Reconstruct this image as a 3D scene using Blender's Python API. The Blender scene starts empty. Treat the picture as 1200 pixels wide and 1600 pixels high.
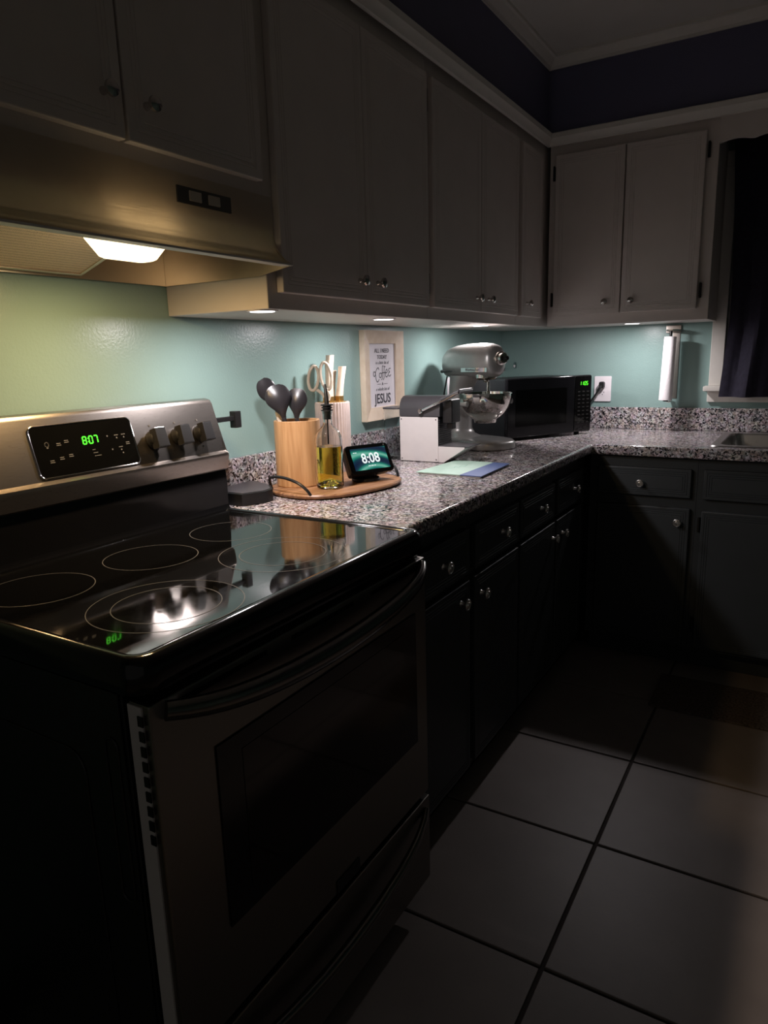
import bpy, bmesh, math, random
from mathutils import Matrix, Vector
random.seed(7)
R = math.radians
SC = bpy.context.scene
COL = SC.collection

# ---------------------------------------------------------------- camera
CAM = Vector((1.3772, -0.9782, 1.2801))
YAW, PITCH, ROLL, FPX = 0.5444, 0.2175, -0.0286, 1092.9
def cam_axes():
    f = Vector((-math.sin(YAW)*math.cos(PITCH), math.cos(YAW)*math.cos(PITCH), -math.sin(PITCH)))
    r0 = Vector((math.cos(YAW), math.sin(YAW), 0)); u0 = r0.cross(f)
    r = math.cos(ROLL)*r0 + math.sin(ROLL)*u0
    u = -math.sin(ROLL)*r0 + math.cos(ROLL)*u0
    return r, u, f
_r, _u, _f = cam_axes()
cd = bpy.data.cameras.new('camera'); cam = bpy.data.objects.new('camera', cd); COL.objects.link(cam)
cd.sensor_fit = 'HORIZONTAL'; cd.sensor_width = 36.0; cd.lens = FPX/1200*36; cd.clip_start = 0.02
cam.matrix_world = Matrix(((_r.x, _u.x, -_f.x, CAM.x), (_r.y, _u.y, -_f.y, CAM.y), (_r.z, _u.z, -_f.z, CAM.z), (0, 0, 0, 1)))
SC.camera = cam

# ---------------------------------------------------------------- world, exposure, lamp powers
SC.view_settings.view_transform = 'Standard'; SC.view_settings.look = 'None'
SC.view_settings.exposure = 0.0; SC.view_settings.gamma = 1.0
SC.view_settings.use_curve_mapping = False
W = bpy.data.worlds.new('night'); SC.world = W; W.use_nodes = True
W.node_tree.nodes['Background'].inputs[0].default_value = (1.0, 0.95, 0.88, 1)
W.node_tree.nodes['Background'].inputs[1].default_value = 0.06
PUCK_W, HOOD_W = 3.1, 3.8
PUCK_RGB, HOOD_RGB = (1.0, 0.93, 0.95), (1.0, 0.66, 0.30)

# ---------------------------------------------------------------- materials
MATS = {}
def mat(name, col, rough=0.5, metal=0.0, var=0.06, vscale=40, bump=0.0, bscale=200, emit=None, estr=0.0, trans=0.0, ior=1.45, coat=0.0, spec=0.5, alpha=1.0):
    if name in MATS: return MATS[name]
    m = bpy.data.materials.new(name); m.use_nodes = True
    nt = m.node_tree; b = nt.nodes['Principled BSDF']
    b.inputs['Roughness'].default_value = rough; b.inputs['Metallic'].default_value = metal
    b.inputs['IOR'].default_value = ior; b.inputs['Transmission Weight'].default_value = trans
    b.inputs['Coat Weight'].default_value = coat; b.inputs['Specular IOR Level'].default_value = spec
    b.inputs['Alpha'].default_value = alpha
    tc = nt.nodes.new('ShaderNodeTexCoord')
    if var > 0:
        n = nt.nodes.new('ShaderNodeTexNoise'); n.inputs['Scale'].default_value = vscale; n.inputs['Detail'].default_value = 3
        nt.links.new(tc.outputs['Object'], n.inputs['Vector'])
        rp = nt.nodes.new('ShaderNodeValToRGB')
        rp.color_ramp.elements[0].position = 0.3; rp.color_ramp.elements[1].position = 0.7
        rp.color_ramp.elements[0].color = tuple(c*(1-var) for c in col) + (1,)
        rp.color_ramp.elements[1].color = tuple(min(1, c*(1+var)) for c in col) + (1,)
        nt.links.new(n.outputs['Fac'], rp.inputs['Fac']); nt.links.new(rp.outputs['Color'], b.inputs['Base Color'])
    else:
        b.inputs['Base Color'].default_value = tuple(col) + (1,)
    if bump > 0:
        n2 = nt.nodes.new('ShaderNodeTexNoise'); n2.inputs['Scale'].default_value = bscale; n2.inputs['Detail'].default_value = 2
        nt.links.new(tc.outputs['Object'], n2.inputs['Vector'])
        bp = nt.nodes.new('ShaderNodeBump'); bp.inputs['Strength'].default_value = bump; bp.inputs['Distance'].default_value = 0.002
        nt.links.new(n2.outputs['Fac'], bp.inputs['Height']); nt.links.new(bp.outputs['Normal'], b.inputs['Normal'])
    if emit:
        b.inputs['Emission Color'].default_value = tuple(emit) + (1,); b.inputs['Emission Strength'].default_value = estr
    MATS[name] = m
    return m

def granite():
    m = bpy.data.materials.new('granite'); m.use_nodes = True; nt = m.node_tree; b = nt.nodes['Principled BSDF']
    tc = nt.nodes.new('ShaderNodeTexCoord')
    dn = nt.nodes.new('ShaderNodeTexNoise'); dn.inputs['Scale'].default_value = 90; dn.inputs['Detail'].default_value = 3
    nt.links.new(tc.outputs['Object'], dn.inputs['Vector'])
    mx = nt.nodes.new('ShaderNodeVectorMath'); mx.operation = 'MULTIPLY_ADD'
    mx.inputs[1].default_value = (0.016, 0.016, 0.016); nt.links.new(dn.outputs['Color'], mx.inputs[0]); nt.links.new(tc.outputs['Object'], mx.inputs[2])
    v = nt.nodes.new('ShaderNodeTexVoronoi'); v.inputs['Scale'].default_value = 185; nt.links.new(mx.outputs[0], v.inputs['Vector'])
    sp = nt.nodes.new('ShaderNodeSeparateColor'); nt.links.new(v.outputs['Color'], sp.inputs[0])
    rp = nt.nodes.new('ShaderNodeValToRGB'); rp.color_ramp.interpolation = 'CONSTANT'
    els = [(0, (0.012, 0.012, 0.014)), (0.17, (0.10, 0.095, 0.10)), (0.33, (0.33, 0.30, 0.315)), (0.52, (0.56, 0.49, 0.49)), (0.68, (0.76, 0.72, 0.74)), (0.86, (0.40, 0.33, 0.31))]
    while len(rp.color_ramp.elements) < len(els): rp.color_ramp.elements.new(0.5)
    for e, (p, c) in zip(rp.color_ramp.elements, els): e.position = p; e.color = c + (1,)
    nt.links.new(sp.outputs[0], rp.inputs['Fac'])
    n = nt.nodes.new('ShaderNodeTexNoise'); n.inputs['Scale'].default_value = 35; nt.links.new(tc.outputs['Object'], n.inputs['Vector'])
    mm = nt.nodes.new('ShaderNodeMix'); mm.data_type = 'RGBA'; mm.blend_type = 'MULTIPLY'; mm.inputs[0].default_value = 0.35
    nt.links.new(rp.outputs['Color'], mm.inputs[6]); nt.links.new(n.outputs['Color'], mm.inputs[7])
    nt.links.new(mm.outputs[2], b.inputs['Base Color']); b.inputs['Roughness'].default_value = 0.12
    return m
def brushed(name, col, rough, axis=(1, 1, 60), bump=0.05):
    m = bpy.data.materials.new(name); m.use_nodes = True; nt = m.node_tree; b = nt.nodes['Principled BSDF']
    b.inputs['Metallic'].default_value = 1.0
    tc = nt.nodes.new('ShaderNodeTexCoord'); mp = nt.nodes.new('ShaderNodeMapping'); mp.inputs['Scale'].default_value = axis
    n = nt.nodes.new('ShaderNodeTexNoise'); n.inputs['Scale'].default_value = 12; n.inputs['Detail'].default_value = 6
    nt.links.new(tc.outputs['Object'], mp.inputs[0]); nt.links.new(mp.outputs[0], n.inputs['Vector'])
    rp = nt.nodes.new('ShaderNodeValToRGB')
    rp.color_ramp.elements[0].color = tuple(c*0.94 for c in col)+(1,); rp.color_ramp.elements[1].color = tuple(min(1, c*1.05) for c in col)+(1,)
    nt.links.new(n.outputs['Fac'], rp.inputs['Fac']); nt.links.new(rp.outputs['Color'], b.inputs['Base Color'])
    mr = nt.nodes.new('ShaderNodeMapRange'); mr.inputs[3].default_value = rough*0.92; mr.inputs[4].default_value = rough*1.1
    nt.links.new(n.outputs['Fac'], mr.inputs[0]); nt.links.new(mr.outputs[0], b.inputs['Roughness'])
    bp = nt.nodes.new('ShaderNodeBump'); bp.inputs['Strength'].default_value = bump; bp.inputs['Distance'].default_value = 0.001
    nt.links.new(n.outputs['Fac'], bp.inputs['Height']); nt.links.new(bp.outputs['Normal'], b.inputs['Normal'])
    MATS[name] = m
    return m
def wood(name, c1, c2, axis, rough=0.4, scale=9):
    m = bpy.data.materials.new(name); m.use_nodes = True; nt = m.node_tree; b = nt.nodes['Principled BSDF']
    tc = nt.nodes.new('ShaderNodeTexCoord'); mp = nt.nodes.new('ShaderNodeMapping'); mp.inputs['Scale'].default_value = axis
    n = nt.nodes.new('ShaderNodeTexNoise'); n.inputs['Scale'].default_value = scale; n.inputs['Detail'].default_value = 5
    nt.links.new(tc.outputs['Object'], mp.inputs[0]); nt.links.new(mp.outputs[0], n.inputs['Vector'])
    rp = nt.nodes.new('ShaderNodeValToRGB'); rp.color_ramp.elements[0].position = 0.35; rp.color_ramp.elements[1].position = 0.65
    rp.color_ramp.elements[0].color = c1+(1,); rp.color_ramp.elements[1].color = c2+(1,)
    nt.links.new(n.outputs['Fac'], rp.inputs['Fac']); nt.links.new(rp.outputs['Color'], b.inputs['Base Color']); b.inputs['Roughness'].default_value = rough
    MATS[name] = m
    return m
def mesh_filter():
    m = bpy.data.materials.new('filter_mesh'); m.use_nodes = True; nt = m.node_tree; b = nt.nodes['Principled BSDF']
    b.inputs['Metallic'].default_value = 0.35; b.inputs['Roughness'].default_value = 0.5
    tc = nt.nodes.new('ShaderNodeTexCoord'); v = nt.nodes.new('ShaderNodeTexVoronoi'); v.inputs['Scale'].default_value = 330; v.inputs['Randomness'].default_value = 0.15
    nt.links.new(tc.outputs['Object'], v.inputs['Vector'])
    rp = nt.nodes.new('ShaderNodeValToRGB'); rp.color_ramp.elements[0].color = (0.22, 0.15, 0.09, 1); rp.color_ramp.elements[1].color = (0.80, 0.62, 0.44, 1)
    rp.color_ramp.elements[0].position = 0.15; rp.color_ramp.elements[1].position = 0.45
    nt.links.new(v.outputs['Distance'], rp.inputs['Fac']); nt.links.new(rp.outputs['Color'], b.inputs['Base Color'])
    bp = nt.nodes.new('ShaderNodeBump'); bp.inputs['Strength'].default_value = 0.6; bp.inputs['Distance'].default_value = 0.002
    nt.links.new(v.outputs['Distance'], bp.inputs['Height']); nt.links.new(bp.outputs['Normal'], b.inputs['Normal'])
    return m
def screen_mat():
    # flat picture of green leaves shown on the little clock's screen
    m = bpy.data.materials.new('leaf_screen'); m.use_nodes = True; nt = m.node_tree; b = nt.nodes['Principled BSDF']
    tc = nt.nodes.new('ShaderNodeTexCoord'); wv = nt.nodes.new('ShaderNodeTexWave'); wv.wave_type = 'RINGS'
    wv.inputs['Scale'].default_value = 7; wv.inputs['Distortion'].default_value = 9; wv.inputs['Detail'].default_value = 0.5; wv.inputs['Detail Scale'].default_value = 0.6
    mp = nt.nodes.new('ShaderNodeMapping'); mp.inputs['Location'].default_value = (0.05, 0.02, 0.03)
    nt.links.new(tc.outputs['Object'], mp.inputs[0]); nt.links.new(mp.outputs[0], wv.inputs['Vector'])
    rp = nt.nodes.new('ShaderNodeValToRGB')
    els = [(0, (0.004, 0.016, 0.05)), (0.40, (0.006, 0.05, 0.075)), (0.60, (0.005, 0.14, 0.12)), (0.85, (0.03, 0.30, 0.21)), (1.0, (0.18, 0.52, 0.40))]
    while len(rp.color_ramp.elements) < len(els): rp.color_ramp.elements.new(0.5)
    for e, (p, c) in zip(rp.color_ramp.elements, els): e.position = p; e.color = c+(1,)
    nt.links.new(wv.outputs['Fac'], rp.inputs['Fac'])
    b.inputs['Base Color'].default_value = (0.01, 0.01, 0.01, 1); b.inputs['Roughness'].default_value = 0.15
    nt.links.new(rp.outputs['Color'], b.inputs['Emission Color']); b.inputs['Emission Strength'].default_value = 0.8
    return m

M_wall = mat('teal_paint', (0.245, 0.365, 0.345), 0.30, var=0.02, vscale=6, bump=0.22, bscale=150)
M_navy = mat('navy_paint', (0.12, 0.12, 0.20), 0.6, var=0.03, vscale=8)
M_ceil = mat('ceiling_paint', (0.62, 0.60, 0.56), 0.8, var=0.03, vscale=6)
M_cab = mat('cream_cabinet_paint', (0.63, 0.57, 0.53), 0.45, var=0.025, vscale=12, bump=0.12, bscale=120)
M_trim = mat('trim_paint', (0.70, 0.67, 0.62), 0.45, var=0.02)
M_base = mat('slate_cabinet_paint', (0.040, 0.046, 0.050), 0.45, var=0.04, vscale=14, bump=0.08, bscale=120)
M_tile = mat('floor_tile', (0.25, 0.215, 0.20), 0.45, var=0.10, vscale=5, bump=0.1, bscale=60)
M_grout = mat('grout', (0.06, 0.05, 0.045), 0.9)
M_gran = granite()
M_steel = brushed('brushed_steel', (0.42, 0.38, 0.35), 0.28, (150, 4, 150), 0.010)
M_steel_door = brushed('brushed_steel_door', (0.26, 0.245, 0.225), 0.34, (1, 1, 60))
M_hoodin = brushed('hood_inner_steel', (0.72, 0.62, 0.52), 0.32, (2, 2, 2), 0.1)
M_hood = mat('almond_enamel', (0.64, 0.57, 0.48), 0.6, var=0.02)
M_filter = mesh_filter()
M_black = mat('black_enamel', (0.006, 0.006, 0.007), 0.12, var=0.0)
M_blackm = mat('black_plastic', (0.010, 0.010, 0.011), 0.38, var=0.05)
M_handle = mat('dark_steel_handle', (0.20, 0.19, 0.18), 0.17, 1.0, var=0.0)
M_dial = mat('matte_dial', (0.009, 0.009, 0.010), 0.6, var=0.05, spec=0.3)
M_side = mat('range_side_enamel', (0.010, 0.012, 0.013), 0.35, var=0.05)
M_glass_black = mat('black_glass', (0.003, 0.003, 0.003), 0.035, var=0.0, spec=0.75)
M_ovenglass = mat('oven_window_glass', (0.010, 0.007, 0.005), 0.06, var=0.0)
M_print = mat('grey_print', (0.11, 0.105, 0.095), 0.5, var=0.0)
M_ring = mat('burner_print', (0.13, 0.125, 0.12), 0.3, var=0.0)
M_chrome = mat('chrome', (0.75, 0.74, 0.73), 0.09, 1.0, var=0.0)
M_satin = mat('satin_chrome', (0.80, 0.78, 0.76), 0.30, 1.0, var=0.0)
M_knob = mat('nickel_knob', (0.55, 0.52, 0.50), 0.18, 1.0, var=0.0)
M_hinge = mat('dark_hinge', (0.03, 0.028, 0.025), 0.4, 0.6, var=0.0)
M_green = mat('green_led', (0.0, 0.05, 0.0), 0.4, emit=(0.10, 1.0, 0.03), estr=1.5, var=0.0)
M_lens = mat('lamp_lens', (0.9, 0.8, 0.6), 0.4, emit=(1.0, 0.80, 0.47), estr=3.2, var=0.0)
M_puck = mat('puck_lens', (0.9, 0.9, 0.9), 0.4, emit=(1.0, 0.96, 0.95), estr=6.0, var=0.0)
M_bamboo = wood('bamboo', (0.44, 0.23, 0.10), (0.60, 0.35, 0.17), (12, 12, 0.7), 0.4)
M_tray = wood('acacia', (0.20, 0.09, 0.04), (0.40, 0.21, 0.10), (14, 1, 6), 0.38)
M_cream = mat('cream_plastic', (0.66, 0.57, 0.47), 0.4)
M_block = mat('fluted_blush', (0.60, 0.49, 0.45), 0.45)
M_gold = mat('brass_collar', (0.55, 0.36, 0.13), 0.3, 0.9)
M_nylon = mat('black_nylon', (0.030, 0.028, 0.032), 0.30)
M_glass = mat('clear_glass', (0.97, 0.98, 0.97), 0.02, trans=1.0, ior=1.45, var=0.0)
M_oil = mat('olive_oil', (0.95, 0.82, 0.10), 0.03, trans=1.0, ior=1.36, var=0.0)
M_plasticclear = mat('clear_plastic', (0.90, 0.93, 0.95), 0.06, trans=1.0, ior=1.25, var=0.0)
M_frame = wood('cream_wood_frame', (0.70, 0.56, 0.42), (0.76, 0.63, 0.50), (4, 4, 4), 0.5)
M_paper = mat('print_paper', (0.74, 0.71, 0.76), 0.6, var=0.01)
M_ink = mat('ink', (0.03, 0.03, 0.04), 0.7, var=0.0)
M_ink2 = mat('ink_grey', (0.20, 0.20, 0.22), 0.7, var=0.0)
M_silver = mat('silver_enamel', (0.42, 0.41, 0.40), 0.32, 0.55, var=0.03)
M_bowl = mat('polished_steel', (0.70, 0.67, 0.63), 0.10, 1.0, var=0.0)
M_anth = mat('anthracite', (0.055, 0.052, 0.058), 0.32, var=0.03)
M_alu = mat('alu_panel', (0.62, 0.58, 0.58), 0.45, var=0.02)
M_white = mat('white_plastic', (0.78, 0.74, 0.77), 0.4, var=0.01)
M_towel = mat('paper_towel', (0.82, 0.79, 0.80), 0.9, var=0.02, bump=0.5, bscale=180)
M_mint = mat('mint_cover', (0.42, 0.59, 0.50), 0.55, var=0.06, vscale=30)
M_blue = mat('blue_cover', (0.075, 0.12, 0.29), 0.55, var=0.06, vscale=30)
M_curtain = mat('navy_curtain', (0.055, 0.050, 0.080), 0.9, var=0.15, vscale=60, bump=0.2, bscale=600)
M_rug = mat('brown_rug', (0.10, 0.078, 0.064), 0.95, var=0.6, vscale=120, bump=0.8, bscale=300)
M_night = mat('window_glass', (0.01, 0.012, 0.02), 0.03, var=0.0)
M_screen = screen_mat()
def smudged():
    m = bpy.data.materials.new('smudged_glass'); m.use_nodes = True; nt = m.node_tree; b = nt.nodes['Principled BSDF']
    b.inputs['Base Color'].default_value = (0.003, 0.003, 0.003, 1); b.inputs['Specular IOR Level'].default_value = 0.62
    tc = nt.nodes.new('ShaderNodeTexCoord'); n = nt.nodes.new('ShaderNodeTexNoise'); n.inputs['Scale'].default_value = 9; n.inputs['Detail'].default_value = 6; n.inputs['Roughness'].default_value = 0.65
    nt.links.new(tc.outputs['Object'], n.inputs['Vector'])
    mr = nt.nodes.new('ShaderNodeMapRange'); mr.inputs[1].default_value = 0.45; mr.inputs[2].default_value = 0.75; mr.inputs[3].default_value = 0.03; mr.inputs[4].default_value = 0.16
    nt.links.new(n.outputs['Fac'], mr.inputs[0]); nt.links.new(mr.outputs[0], b.inputs['Roughness'])
    return m
M_smudge = smudged()
M_whiteglow = mat('screen_digits', (0.1, 0.1, 0.1), 0.4, emit=(0.9, 1.0, 1.0), estr=0.9, var=0.0)
M_sink = brushed('sink_steel', (0.62, 0.60, 0.58), 0.28, (30, 2, 2))

# ---------------------------------------------------------------- helpers
def BM(): return bmesh.new()
def link_mesh(name, bm, m, parent=None, smooth=True, ang=32):
    me = bpy.data.meshes.new(name)
    bmesh.ops.recalc_face_normals(bm, faces=bm.faces[:])
    bm.to_mesh(me); bm.free()
    if smooth and len(me.polygons):
        me.shade_smooth(); me.set_sharp_from_angle(angle=R(ang))
    me.materials.append(m)
    o = bpy.data.objects.new(name, me); COL.objects.link(o)
    if smooth:
        wn = o.modifiers.new('weighted_normals', 'WEIGHTED_NORMAL'); wn.keep_sharp = True
    if parent: o.parent = parent
    return o
def root_loc(o):
    while o.parent: o = o.parent
    return o.location
def part(name, bm, m, parent, world=False, label=None, kind=None, ang=32):
    if world: bmesh.ops.translate(bm, verts=bm.verts[:], vec=-Vector(root_loc(parent)))
    o = link_mesh(name, bm, m, parent, ang=ang)
    if label: o['label'] = label
    if kind: o['kind'] = kind
    return o
def tag(o, label, cat, group=None):
    o['label'] = label; o['category'] = cat
    if group: o['group'] = group
    return o
def thing(name, label, cat, loc=(0, 0, 0), rotz=0, group=None):
    o = bpy.data.objects.new(name, None); COL.objects.link(o); o.location = loc; o.rotation_euler = (0, 0, rotz)
    o.empty_display_size = 0.05
    return tag(o, label, cat, group)
def struct(name, bm, m, parent=None, label=None):
    o = link_mesh(name, bm, m, parent)
    if not parent: o['kind'] = 'structure'
    if label: o['label'] = label
    return o
def dup(root, loc=None, label=None):
    def rec(o, par):
        c = o.copy(); COL.objects.link(c)
        if par: c.parent = par
        for ch in o.children: rec(ch, c)
        return c
    r = rec(root, None)
    if loc: r.location = loc
    if label: r['label'] = label
    return r
def box(bm, x0, x1, y0, y1, z0, z1, bev=0.0, seg=2):
    M = Matrix.Translation(((x0+x1)/2, (y0+y1)/2, (z0+z1)/2)) @ Matrix.Diagonal((abs(x1-x0), abs(y1-y0), abs(z1-z0), 1))
    r = bmesh.ops.create_cube(bm, size=1, matrix=M)
    if bev > 0:
        es = list({e for v in r['verts'] for e in v.link_edges})
        bmesh.ops.bevel(bm, geom=es, offset=bev, segments=seg, profile=0.5, affect='EDGES')
    return bm
def bx(*a, **k): return box(BM(), *a, **k)
def xf(bm, M):
    bmesh.ops.transform(bm, matrix=M, verts=bm.verts[:]); return bm
def loft(bm, rings, closed=True, cap=True):
    vs = [[bm.verts.new(p) for p in r] for r in rings]
    n = len(rings[0])
    for a, b in zip(vs, vs[1:]):
        for i in range(n if closed else n-1):
            bm.faces.new((a[i], a[(i+1) % n], b[(i+1) % n], b[i]))
    if cap and closed:
        bm.faces.new(vs[0][::-1]); bm.faces.new(vs[-1])
    return bm
def lathe(bm, prof, c=(0, 0, 0), n=32, cap=True, axis='z'):
    rings = []
    for r, h in prof:
        rr = max(r, 1e-5)
        ring = []
        for i in range(n):
            a = 2*math.pi*i/n
            p = (rr*math.cos(a), rr*math.sin(a), h)
            if axis == 'x': p = (p[2], p[0], p[1])
            elif axis == 'y': p = (p[1], p[2], p[0])
            ring.append((c[0]+p[0], c[1]+p[1], c[2]+p[2]))
        rings.append(ring)
    return loft(bm, rings, cap=cap)
def catmull(pts, k=6, closed=False):
    P = [Vector(p) for p in pts]; out = []; n = len(P)
    rng = range(n) if closed else range(n-1)
    for i in rng:
        p0 = P[i-1] if (i > 0 or closed) else P[i]
        p1 = P[i]; p2 = P[(i+1) % n]; p3 = P[(i+2) % n] if (closed or i+2 < n) else p2
        for j in range(k):
            t = j/k
            out.append(0.5*((2*p1)+(-p0+p2)*t+(2*p0-5*p1+4*p2-p3)*t*t+(-p0+3*p1-3*p2+p3)*t**3))
    if not closed: out.append(P[-1])
    return out
def tube(bm, pts, rad, n=8, closed=False, flat=1.0):
    P = [Vector(p) for p in pts]; m = len(P); rings = []
    up = None
    for i, p in enumerate(P):
        if closed: t = (P[(i+1) % m]-P[i-1])
        else: t = P[min(i+1, m-1)]-P[max(i-1, 0)]
        t.normalize()
        if up is None:
            up = Vector((0, 0, 1)) if abs(t.z) < 0.9 else Vector((1, 0, 0))
        s = t.cross(up)
        if s.length < 1e-6: s = t.orthogonal()
        s.normalize(); up = s.cross(t).normalized()
        r = rad[i] if isinstance(rad, (list, tuple)) else rad
        rings.append([tuple(p+s*r*math.cos(2*math.pi*k/n)+up*r*flat*math.sin(2*math.pi*k/n)) for k in range(n)])
    if closed: rings.append(rings[0])
    loft(bm, rings, cap=not closed)
    if closed: bmesh.ops.remove_doubles(bm, verts=bm.verts[:], dist=1e-7)
    return bm
def prism(bm, poly, n0, n1, M=None, bev=0.0, seg=2):
    # poly in (u,v); extruded along n from n0 to n1; M maps (u,v,n)->xyz
    a = [bm.verts.new((u, v, n0)) for u, v in poly]; b = [bm.verts.new((u, v, n1)) for u, v in poly]
    k = len(poly); fs = [bm.faces.new(a[::-1]), bm.faces.new(b)]
    for i in range(k): fs.append(bm.faces.new((a[i], a[(i+1) % k], b[(i+1) % k], b[i])))
    if bev > 0:
        es = list(set(list(fs[0].edges)+list(fs[1].edges)))
        bmesh.ops.bevel(bm, geom=es, offset=bev, segments=seg, profile=0.5, affect='EDGES')
    if M is not None: bmesh.ops.transform(bm, matrix=M, verts=bm.verts[:])
    return bm
def rrect(w, h, r, k=5, cx=0, cy=0):
    out = []
    for sx, sy, a0 in ((1, 1, 0), (-1, 1, 90), (-1, -1, 180), (1, -1, 270)):
        for i in range(k+1):
            a = R(a0+90*i/k); out.append((cx+sx*(w/2-r)+r*math.cos(a), cy+sy*(h/2-r)+r*math.sin(a)))
    return out
def frameM(o, u, v):
    u = Vector(u).normalized(); v = Vector(v); v = (v-u*v.dot(u)).normalized(); n = u.cross(v)
    return Matrix(((u.x, v.x, n.x, o[0]), (u.y, v.y, n.y, o[1]), (u.z, v.z, n.z, o[2]), (0, 0, 0, 1)))
def text_bm(s, size, shear=0.0, weight=0.0, ext=0.0003, sx=1.0):
    cu = bpy.data.curves.new('t', 'FONT'); cu.body = s; cu.size = size; cu.shear = shear; cu.offset = weight
    cu.align_x = 'CENTER'; cu.align_y = 'CENTER'; cu.extrude = ext; cu.resolution_u = 3
    o = bpy.data.objects.new('t', cu); COL.objects.link(o)
    dg = bpy.context.evaluated_depsgraph_get(); dg.update()
    me = bpy.data.meshes.new_from_object(o.evaluated_get(dg))
    bm = BM(); bm.from_mesh(me); bpy.data.meshes.remove(me)
    bpy.data.objects.remove(o); bpy.data.curves.remove(cu)
    if sx != 1.0: xf(bm, Matrix.Diagonal((sx, 1, 1, 1)))
    return bm
SEG = {'0': 'abcdef', '1': 'bc', '5': 'acdfg', '7': 'abc', '8': 'abcdefg'}
def seg_bm(s, h, slant=0.08, dep=0.0006):
    bm = BM(); w = h*0.52; t = h*0.085; x = 0
    for ch in s:
        if ch == ':':
            for zz in (-0.22, 0.22): box(bm, x-t*0.6, x+t*0.6, zz*h-t*0.6, zz*h+t*0.6, 0, dep)
            x += w*0.35; continue
        if ch == ' ': x += w*0.3; continue
        q = {'a': (0, w, h/2-t, h/2+t), 'g': (0, w, -t, t), 'd': (0, w, -h/2-t, -h/2+t), 'b': (w-t, w+t, 0, h/2), 'c': (w-t, w+t, -h/2, 0), 'f': (-t, t, 0, h/2), 'e': (-t, t, -h/2, 0)}
        for k in SEG[ch]:
            a = q[k]; g = t*0.35
            hz = k in 'agd'
            box(bm, x+a[0]+(g if hz else 0), x+a[1]-(g if hz else 0), a[2]+(0 if hz else g), a[3]-(0 if hz else g), 0, dep)
        x += w*1.55
    xs = [v.co.x for v in bm.verts]; mid = (min(xs)+max(xs))/2
    for v in bm.verts: v.co.x += -mid+slant*v.co.y
    return bm
# maps from door-local (u along wall, z up, n out of the face)
def MLEFT(x): return frameM((x, 0, 0), (0, 1, 0), (0, 0, 1))      # face looks to +x, u = y
def MBACK(y): return frameM((0, y, 0), (1, 0, 0), (0, 0, 1))      # face looks to -y, u = x
def door_bm(u0, u1, z0, z1, th=0.02, lines=3, inset=0.022):
    bm = BM()
    box(bm, u0, u1, z0, z1, 0, th, bev=0.003)
    bm.faces.ensure_lookup_table()
    f = max((f for f in bm.faces if f.normal.z > 0.99), key=lambda f: f.calc_area())
    bmesh.ops.inset_region(bm, faces=[f], thickness=inset, depth=0)
    for k in range(lines):
        bmesh.ops.inset_region(bm, faces=[f], thickness=0.002, depth=-0.0013)
        bmesh.ops.inset_region(bm, faces=[f], thickness=0.002, depth=0.0013)
        if k < lines-1: bmesh.ops.inset_region(bm, faces=[f], thickness=0.0075, depth=0)
    return bm
KNOB_MESH = {}
def knob(parent, u, z, M, m, style):
    bm = BM()
    if style == 'upper': prof = [(0.0, 0.0), (0.007, 0.0), (0.0065, 0.004), (0.0045, 0.008), (0.0045, 0.014), (0.010, 0.017), (0.0135, 0.021), (0.0125, 0.026), (0.006, 0.029), (0.0, 0.0295)]
    else: prof = [(0.0, 0.0), (0.008, 0.0), (0.0055, 0.004), (0.0050, 0.012), (0.012, 0.015), (0.0155, 0.018), (0.0155, 0.021), (0.0135, 0.0235), (0.0115, 0.0215), (0.008, 0.0215), (0.006, 0.025), (0.0, 0.026)]
    lathe(bm, prof, n=20, cap=False); bmesh.ops.remove_doubles(bm, verts=bm.verts[:], dist=2e-5)
    xf(bm, M @ Matrix.Translation((u, z, 0.0)))
    return part('knob', bm, m, parent, world=True)
def hinge(parent, u, z, M):
    bm = BM(); box(bm, u-0.005, u+0.005, z-0.028, z+0.028, 0.0, 0.012, 0.002)
    lathe(bm, [(0.0035, -0.030), (0.0035, 0.030)], (u, z, 0.012), 8, axis='y')
    return part('hinge', xf(bm, M), M_hinge, parent, world=True)

# ---------------------------------------------------------------- room
L = 2.513; ZC = 1.394; D = 0.32; ZS = 2.155; ZCEIL = 2.47
XR, YN = 3.656, -2.6
floor = struct('floor', bx(-0.1, XR, YN, L+0.1, -0.06, -0.006), M_grout)
S = 0.4431; XT = 0.9961; YT = 1.1332; g = 0.0045
tile_me = None
for i in range(-1, 7):
    for j in range(-9, 3):
        x0 = XT+(i-1)*S; y0 = YT+(j-1)*S
        if x0 > XR or y0+S < YN: continue
        if tile_me is None:
            t = link_mesh('tile', bx(g, S-g, g, S-g, -0.008, 0.0, bev=0.0025, seg=2), M_tile, floor); tile_me = t
        else:
            t = tile_me.copy(); COL.objects.link(t); t.parent = floor
        t.location = (x0, y0, random.uniform(-0.0006, 0))
struct('ceiling', bx(-0.1, XR, YN, L+0.1, ZCEIL, ZCEIL+0.06), M_ceil)
struct('wall_left', bx(-0.1, 0, YN, L+0.1, 0, ZCEIL), M_wall)
WX0, WX1, WZ0, WZ1 = 1.045, 1.85, 1.115, 2.02
bm = BM()
for a in ((0, WX0, 0, ZCEIL), (WX1, XR, 0, ZCEIL), (WX0, WX1, 0, WZ0), (WX0, WX1, WZ1, ZCEIL)): box(bm, a[0], a[1], L, L+0.1, a[2], a[3])
struct('wall_back', bm, M_wall)
struct('wall_right', bx(XR, XR+0.1, YN, L+0.1, 0, ZCEIL), M_wall)
struct('wall_soffit_left', bx(0, 0.335, YN, L, ZS, ZCEIL), M_navy)
struct('wall_soffit_back', bx(0.335, XR, L-0.335, L, ZS, ZCEIL), M_navy)
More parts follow.
